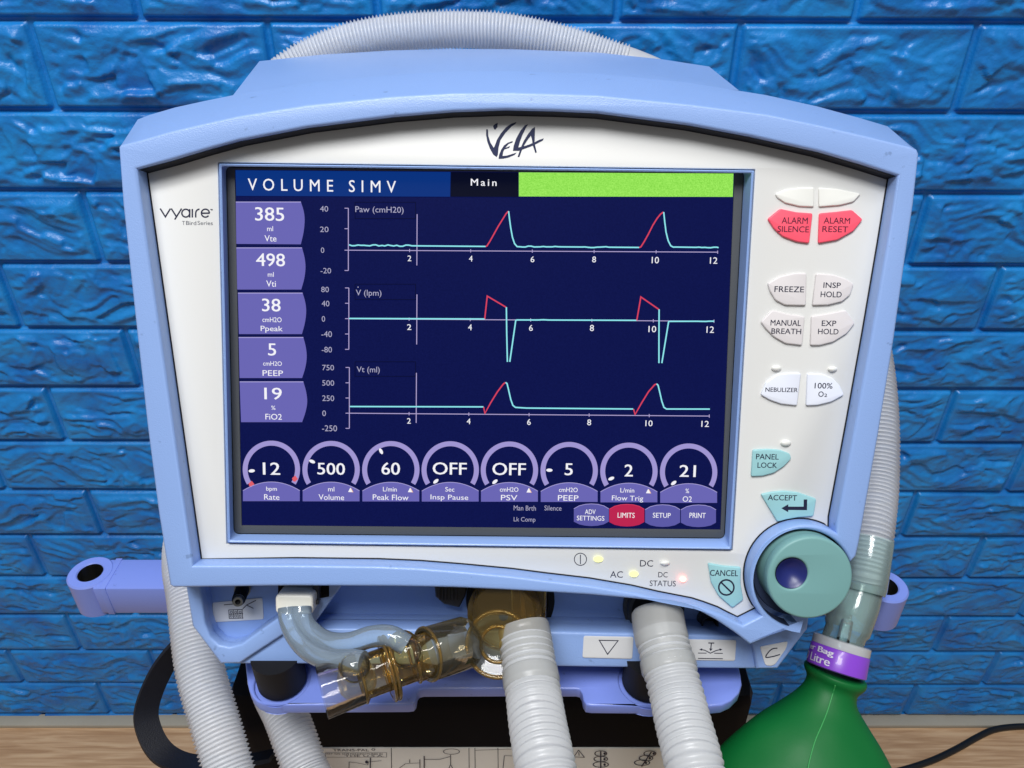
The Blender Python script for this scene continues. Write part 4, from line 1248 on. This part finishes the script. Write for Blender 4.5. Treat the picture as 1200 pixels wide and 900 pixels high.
for (cx, cy, an) in ((704, 889.5, 90), (757, 888.5, 55)):
    for k, rx in ((-1, 9), (0, 8), (1, 7)):
        ex = cx + k * 8 * math.cos(math.radians(an)); ey = cy - k * 6.5 * math.sin(math.radians(an))
        front_stroke(b, K_, circ(ex, ey, rx, 18, ry=3.2) + [(ex + rx, ey)], 1.3, .0012 + .0001 * (k + 1))
        front_poly(b, K_, circ(ex + 4.5, ey, 1.5, 8), .0016)
    front_stroke(b, K_, [(cx - 9 * math.cos(math.radians(an)), cy + 12 * math.sin(math.radians(an))), (cx + 11 * math.cos(math.radians(an)), cy - 9 * math.sin(math.radians(an)))], 1.6, .0018)
b.build('printing', sheet, None)

# ------------------------------------------------------------------ hoses
HG = 'corrugated breathing hoses'
def ribbed(P, pitch, r0, amp, sub=6, seg=26, sharp=2.0):
    P = resample(P, pitch / sub)
    def rad(i):
        t = (i % sub) / sub
        return r0 - amp + amp * 2 * (0.5 + 0.5 * math.cos(2 * math.pi * t)) ** sharp
    return sweep(P, rad, seg)
def P3(l, per=10): return smooth_path([at(*q) for q in l], per)

def hose(pts, pitch, r0, amp, mat, label, cuffs=(), sharp=2.0, sub=6, drop=False):
    q = [at(*p) for p in pts]
    if drop:          # the hose goes on down, out of the picture, to the floor
        e = q[-1]
        q += [Vector((e.x * 1.05, e.y - .03, e.z - .16)), Vector((e.x * 1.1, e.y - .08, .10)), Vector((e.x * 1.2, e.y - .16, .013))]
    P = smooth_path(q, 10)
    low = min(P, key=lambda q: q.z)
    h = thing('breathing_hose', low, label, 'hose', HG)
    v, f = ribbed(P, pitch, r0, amp, sub, 26, sharp)
    emit('ribbed_tube', v, f, mat, h, smooth=60)
    for cp, prof, m in cuffs:
        C = resample(P3(cp), 0.0006)
        n = len(C)
        def rad(i):
            t = i / (n - 1)
            for (a, ra), (c, rb) in zip(prof, prof[1:]):
                if t <= c + 1e-9: return ra + (rb - ra) * (t - a) / max(1e-6, c - a)
            return prof[-1][1]
        v, f = sweep(C, rad, 32)
        emit('cuff', v, f, m, h, smooth=50)
    return h
# over the top of the machine, behind it
hose([(243, 540, .47), (246, 440, .49), (258, 300, .50), (284, 180, .495), (314, 110, .476), (336, 86.5, .47), (362, 69.5, .468), (404, 51.5, .466), (450, 41, .466), (500, 36, .466), (550, 35.2, .466), (600, 39, .467), (667, 54, .47), (732, 75.5, .473)], 0.00215, 0.01085, 0.0008, M['hose_back'],
     'white ribbed hose arching over the top of the ventilator', [([(726, 73.5, .4726), (770, 91, .475), (800, 110, .48), (820, 150, .49)], [(0, .0104), (.1, .0106), (1, .0098)], M['cuff_white'])])
# left side, from behind the frame down to the lower left
hose([(250, 560, .45), (222, 620, .43), (217, 660, .413), (223, 700, .402), (233.5, 780, .384), (250, 840, .373), (267, 898, .364), (285, 970, .356), (300, 1060, .36), (300, 1150, .38)], 0.0020, 0.0111, 0.0006, M['hose_back'],
     'longest white ribbed hose, running down past the left corner of the ventilator', drop=True)
hose([(315, 792, .42), (322, 812, .410), (334, 836, .402), (346, 868, .394), (358, 902, .387), (380, 960, .375), (390, 1050, .375), (380, 1150, .39)], 0.0021, 0.0108, 0.0006, M['hose_back'],
     'white ribbed hose coming out from under the lilac tray beside the printed sheet', drop=True)
# the two at the front
hose([(616, 752, .329), (620.5, 783, .321), (626, 820, .311), (630, 848, .301), (635, 876, .292), (640, 904, .284), (648, 950, .276), (655, 1010, .275), (655, 1100, .29)], 0.0030, 0.0110, 0.00055, M['hose_front'],
     'thick milky white hose hanging from the amber valve at the centre', [([(613, 733, .333), (616, 748, .330), (620.5, 783, .321), (624, 806, .315)], [(0, .0108), (.04, .0112), (.55, .0113), (.58, .0107), (.72, .0108), (.75, .0117), (.93, .0119), (1, .0112)], M['cuff'])], 1.0, 7, True)
hose([(774, 742, .333), (781, 770, .326), (793, 815, .315), (800, 845, .306), (808, 875, .297), (815, 904, .289), (826, 950, .282), (834, 1010, .280), (834, 1100, .29)], 0.0030, 0.0108, 0.00055, M['hose_front'],
     'thick milky white hose plugged into the port right of the triangle label', [([(770, 716, .338), (773, 738, .333), (780, 766, .327), (785.5, 789, .322)], [(0, .0106), (.05, .0114), (.5, .0115), (.54, .0108), (.74, .0108), (.78, .0117), (.95, .0118), (1, .0112)], M['cuff'])], 1.0, 7, True)
# right side, down to the green bag
hose([(815, 140, .487), (860, 165, .50), (925, 215, .51), (980, 290, .50), (1008, 360, .475), (1022, 420, .460), (1028.5, 490, .445), (1028, 560, .432), (1022, 620, .418), (1015, 668, .411), (1013, 682, .410)], 0.0024, 0.0107, 0.0008, M['hose_back'],
     'white ribbed hose behind the right edge of the ventilator, leading to the green bag')

# ------------------------------------------------------------------ amber exhalation valve with flow sensor
val = thing('exhalation_valve', at(470, 800, .32), 'amber see-through valve and flow sensor plugged in under the panel', 'breathing valve')
def tubeP(p0, p1, prof, m, name, seg=44, parent=val):
    d = p1 - p0; Ln = d.length
    v, f = lathe(p0, d, [(s * Ln, r) for s, r in prof], seg)
    return emit(name, v, f, m, parent, smooth=40)
px2 = lambda px, zz: px / FPX * zz
# body coming out of the port
c = uv(594, 708, RF + .003); body0 = PANEL @ Vector((c[0], c[1], RF + .003))
tubeP(body0, at(590, 722, .326), [(0, .0165), (.15, .0168), (.17, .0158), (.55, .0155), (.6, .0162), (.75, .0162), (.8, .0140), (1, .0132), (1, .002)], M['amber'], 'valve_body')
# round chamber facing forward
ch0 = at(588, 752, .346); ch1 = at(583, 755, .324)
tubeP(ch0, ch1, [(0, .0128), (.5, .0132), (.8, .0136), (.9, .0134), (1, .0122), (.96, .0080), (.90, .0072), (.97, .0064), (.95, .003), (.95, .0003)], M['smoke'], 'valve_chamber')
# arm to the left
a0 = at(556, 750, .333); a1 = at(499, 767, .318)
tubeP(a0, a1, [(0, .0080), (.12, .0100), (.22, .0111), (.98, .0109), (1, .0106), (1, .0094), (.3, .0094)], M['smoke'], 'valve_arm')
s0 = at(506, 765, .319); s1 = at(377, 811, .303)
tubeP(s0, s1, [(0, .0088), (.10, .0088), (.11, .0094), (.16, .0094), (.17, .0087), (.62, .0087), (.64, .0098), (.655, .0098)], M['amber'], 'sensor_tube')
sd = s1 - s0
tubeP(s0 + sd * .64, s1, [(0, .0096), (.05, .0100), (.97, .0105), (1, .0105), (1, .0095), (.05, .0090)], M['glass'], 'sensor_mouthpiece')
mid = s0 + sd * .36
tubeP(mid, mid + sd * .065, [(0, .0085), (0, .0125), (.15, .0128), (.3, .0128), (.45, .0118), (.55, .0118), (.7, .0128), (.85, .0128), (1, .0124), (1, .0085)], M['amber'], 'sensor_flange')
def torus(c, ax_, R0, r0, m, name):
    a_ = ax_.normalized(); x = a_.orthogonal().normalized(); y = a_.cross(x)
    P = [c + x * (R0 * math.cos(2 * math.pi * k / 48)) + y * (R0 * math.sin(2 * math.pi * k / 48)) for k in range(49)]
    v, f = sweep(P, r0, 12, False); return emit(name, v, f, m, val, smooth=60)
torus(at(583.6, 754.8, .3255), ch1 - ch0, .0133, .0009, M['amber_rim'], 'chamber_ring')
torus(at(583.3, 754.9, .3245), ch1 - ch0, .0072, .0008, M['amber_rim'], 'chamber_ring')
torus(a1 + (a0 - a1) * .03, a1 - a0, .0107, .0007, M['amber_rim'], 'arm_ring')
torus(s0 + sd * .17, sd, .0093, .0007, M['amber_rim'], 'arm_ring')
torus(mid + sd * .02, sd, .0127, .0007, M['amber_rim'], 'flange_edge')
torus(mid + sd * .055, sd, .0127, .0007, M['amber_rim'], 'flange_edge')
torus(s0 + sd * .655, sd, .0098, .0006, M['amber_rim'], 'mouthpiece_step')
b = Bag()
panel_plate(b, M['amber'], [(598, 682), (641, 684), (640, 733), (622, 738), (600, 732)], (), LH - .010, LH + .004, .0016, 3)
panel_plate(b, M['amber_rim'], [(608, 684), (613, 684), (617, 728), (611, 730)], (), LH + .002, LH + .007, .0008, 2)
panel_plate(b, M['amber_rim'], [(611, 696), (615, 695), (633, 712), (629, 715)], (), LH + .003, LH + .008, .0008, 2)
b.build('valve_block', val, 40)
for q in ((416, 782, .3005), (477, 765, .3065)):
    c_ = at(*q); d_ = (CAM - c_).normalized()
    v, f = lathe(c_, d_, [(.0045 * math.sin(t) - .002, .0060 * math.cos(t)) for t in [math.radians(k) for k in (-30, -10, 10, 25, 40, 55, 70, 82, 89.5)]], 32)
    emit('barb_cap', v, f, M['glass'], val, smooth=70)
# hose barbs on the sensor
for (q0, q1) in (((474, 775, .318), (471, 752, .309)), ((419, 800, .312), (414, 776, .302))):
    tubeP(at(*q0), at(*q1), [(0, .0078), (.35, .0076), (.4, .0068), (.9, .0062), (1, .0055), (1, .0002)], M['amber'], 'sensor_barb', 32)
# two pale blue tubes up to the ivory plug
t1 = [(353, 712, .332), (354, 724, .330), (362, 738, .325), (382, 752, .318), (408, 754, .314), (436, 746, .312), (458, 746, .309), (476, 756, .3085)]
t2 = [(338, 712, .332), (339, 726, .330), (347, 745, .324), (364, 763, .316), (388, 773, .309), (410, 774, .305), (426, 776, .303)]
for t in (t1, t2):
    P = resample(P3(t), .0012)
    v, f = sweep(P, .0044, 22); emit('pressure_tube', v, f, M['tubing'], val, smooth=60)
    v, f = sweep(P, .0018, 16); 
b = Bag()
pl0 = uv(344.5, 709, LH + .012)
v, f = plate2d([(pl0[0] + x, pl0[1] + y) for x, y in rounded([(-.0082, -.0044), (.0082, -.0044), (.0082, .0044), (-.0082, .0044)], .0022, 4)], [], LH + .0004, LH + .012, .0012, 3)
b.add(tf(v, PANEL), f, M['plug'])
b.build('tube_plug', val, 40)

# ------------------------------------------------------------------ green bag with its neck, and the clear adaptor
lung = thing('test_lung', at(945, 1000, .34), 'green rubber breathing bag with purple banded neck hanging at the right', 'breathing bag')
ax = (RT * -.285 - UP * .945 - FW * .16).normalized()
nk = at(986.5, 753, .40)
nr_ = 0.0143
bands = Bag()
v, f = lathe(nk, ax, [(-.0006, .0095), (-.0012, nr_ - .0012), (-.0006, nr_), (.0034, nr_), (.0036, nr_ - .0004)], 48)
bands.add(v, f, M['whitecap']); bands.build('neck_rim', lung, 40)
bands = Bag()
v, f = lathe(nk, ax, [(.0035, nr_ - .0002), (.0040, nr_ + .0002), (.0140, nr_ + .0004), (.0146, nr_ - .0004), (.0146, nr_ - .004)], 64)
bands.add(v, f, M['purple']); nb_ = bands.build('neck_band', lung, 40)
# white lettering wrapped round the band
tocam = (CAM - nk); tocam = (tocam - ax * tocam.dot(ax)).normalized(); sidev = ax.cross(tocam).normalized()
if sidev.dot(RT) < 0: sidev = -sidev
def wrap(bag, m, s, a0, a1, h0, h1, bold=.0):
    vs, fs = text2d(s, 0)
    R_ = nr_ + .00055 + bold * .001
    out = []
    for p, q in vs:
        a = math.radians(a0 + (a1 - a0) * p)
        out.append(nk + ax * (h1 + (h0 - h1) * q) + (tocam * math.cos(a) + sidev * math.sin(a)) * R_)
    bag.add(out, fs, m)
b = Bag()
for k in range(3):
    wrap(b, M['print_white'], 'er Bag', -72 + k, -11 + k, .0046, .0084, .02 + k * .02)
    wrap(b, M['print_white'], '1.0 Litre', -95 + k * .7, -14 + k * .7, .0087, .0128, .01 + k * .02)
b.build('lettering', nb_, 60)
# bag: oval sections between the outlines seen in the photo
secs = [((948, 776), (1011, 795), .402, 1.0), ((945, 780), (1011.5, 799.5), .402, 1.0), ((945.5, 785), (1010, 804), .402, 1.0), ((948.5, 790), (1004.5, 808.5), .4015, .98), ((948.5, 797), (1001, 813), .401, .96), ((943, 806), (1000.5, 820), .400, .9), ((931, 817), (1002, 828), .399, .82), ((910, 831), (1007.5, 838), .397, .72), ((880, 851), (1017, 852), .394, .62), ((850, 877), (1030, 876), .390, .56), ((833, 895), (1041, 896), .387, .54), ((812, 925), (1055, 926), .382, .52), ((795, 970), (1068, 970), .376, .5), ((785, 1040), (1072, 1040), .370, .5), ((800, 1110), (1055, 1110), .368, .5), ((845, 1160), (1010, 1160), .368, .5), ((900, 1178), (950, 1178), .368, .6)]
vs = []; fs = []; sg = 48
for (l_, r_, zz, fl) in secs:
    A, B = at(*l_, zz), at(*r_, zz)
    c = (A + B) / 2; hx = (B - A) / 2; rr_ = hx.length
    dn = (FW - hx.normalized() * FW.dot(hx.normalized())).normalized()
    for k in range(sg):
        t = 2 * math.pi * k / sg
        vs.append(c + hx * math.cos(t) + dn * (math.sin(t) * rr_ * fl))
for i in range(len(secs) - 1):
    for k in range(sg):
        j = (k + 1) % sg; fs.append([i * sg + k, i * sg + j, (i + 1) * sg + j, (i + 1) * sg + k])
fs.append([(len(secs) - 1) * sg + k for k in range(sg)]); fs.append(list(range(sg))[::-1])
bag_o = emit('bag', vs, fs, M['green'], lung, smooth=170)
sm = bag_o.modifiers.new('smooth', 'SUBSURF'); sm.levels = 2; sm.render_levels = 2
tx = bpy.data.textures.new('soft_folds', 'CLOUDS'); tx.noise_scale = 0.05; tx.noise_depth = 2
dm = bag_o.modifiers.new('folds', 'DISPLACE'); dm.texture = tx; dm.strength = 0.004; dm.mid_level = 0.5; dm.texture_coords = 'LOCAL'
# moulding seam
def bag_pt(i, t):
    (l_, r_, zz, fl) = secs[i]
    A, B = at(*l_, zz), at(*r_, zz); c = (A + B) / 2; hx = (B - A) / 2
    dn = (FW - hx.normalized() * FW.dot(hx.normalized())).normalized()
    return c + hx * math.cos(t) + dn * (math.sin(t) * hx.length * fl)
seam = smooth_path([bag_pt(i, math.radians(-90 + d)) for i, d in ((2, -22), (4, -20), (6, -14), (7, -11), (8, -9), (9, -8), (10, -7), (11, -7), (13, -6))], 8)
v, f = sweep(seam, .00032, 8)
emit('seam', v, f, plastic('pale_green_seam', '#3f9a55', .45, .4, 0, 0, .1), lung, smooth=60)

ad = thing('tube_adaptor', at(995, 745, .42), 'pale aqua clear elbow joining the ribbed hose to the green bag', 'adaptor')
def adp(p0, p1, prof, m, name, seg=40):
    d = p1 - p0; Ln = d.length
    v, f = lathe(p0, d, [(s * Ln, r) for s, r in prof], seg); return emit(name, v, f, m, ad, smooth=40)
adp(at(1021, 630, .414), at(1011, 694, .408), [(0, .0106), (0, .0113), (.06, .0116), (.9, .0116), (1, .0110), (1, .0090)], M['aqua'], 'hose_sleeve')
adp(at(1017, 655, .411), at(997, 738, .405), [(0, .0080), (.6, .0083), (.75, .0090), (1, .0090)], M['aqua'], 'inner_tube')
adp(at(1012, 684, .411), at(985, 757, .403), [(0, .0104), (.3, .0116), (.72, .0116), (.78, .0104), (1, .0102), (1, .0082)], M['aqua'], 'elbow_body')
adp(at(1000, 706, .409), at(950, 694, .420), [(0, .0098), (1, .0102), (1, .0086), (.1, .0084)], M['aqua'], 'side_branch')
adp(at(993, 728, .394), at(988, 750, .388), [(0, .0004), (.02, .0029), (1, .0031)], M['aqua'], 'highlight_stub', 16)  # added stub, shaped to stand in for a reflected highlight

# ------------------------------------------------------------------ strap and cable
sp = P3([(262, 700, .46), (235, 735, .455), (208, 760, .452), (186, 792, .449), (171.5, 832, .446), (176, 860, .443), (190, 882, .440), (212, 893, .437), (245, 895, .434), (280, 893, .43), (320, 885, .43)], 10)
sp = resample(sp, .002)
T_, X_, Y_ = frames(sp)
vs, fs = [], []
for i, p in enumerate(sp):
    t = i / (len(sp) - 1)
    wv = (FW * .62 + RT * .68 + UP * .12)
    wv = (wv - T_[i] * wv.dot(T_[i])).normalized(); tv = T_[i].cross(wv)
    hw = .0066; ht = .0012
    for a, c in ((-1, -1), (1, -1), (1, 1), (-1, 1)):
        vs.append(p + wv * hw * a + tv * ht * c)
for i in range(len(sp) - 1):
    for k in range(4):
        j = (k + 1) % 4; fs.append([i * 4 + k, i * 4 + j, i * 4 + 4 + j, i * 4 + 4 + k])
fs += [[0, 1, 2, 3][::-1], [len(vs) - 4 + k for k in range(4)]]
o = emit('strap', vs, fs, M['strap'], smooth=40)
tag(o, 'black flat strap looping behind the left ribbed hose', 'strap')

cab = smooth_path([on_z(*q, .0045) for q in ((1330, 862), (1260, 854), (1215, 851.5), (1190, 851.5), (1165, 855), (1145, 864), (1122, 877), (1095, 890), (1066, 900), (1030, 910), (980, 930))], 10)
v, f = sweep(resample(cab, .004), .0042, 16)
o = emit('power_cable', v, f, M['cable'], smooth=60)
tag(o, 'black power cable lying on the wood floor at the right', 'cable')
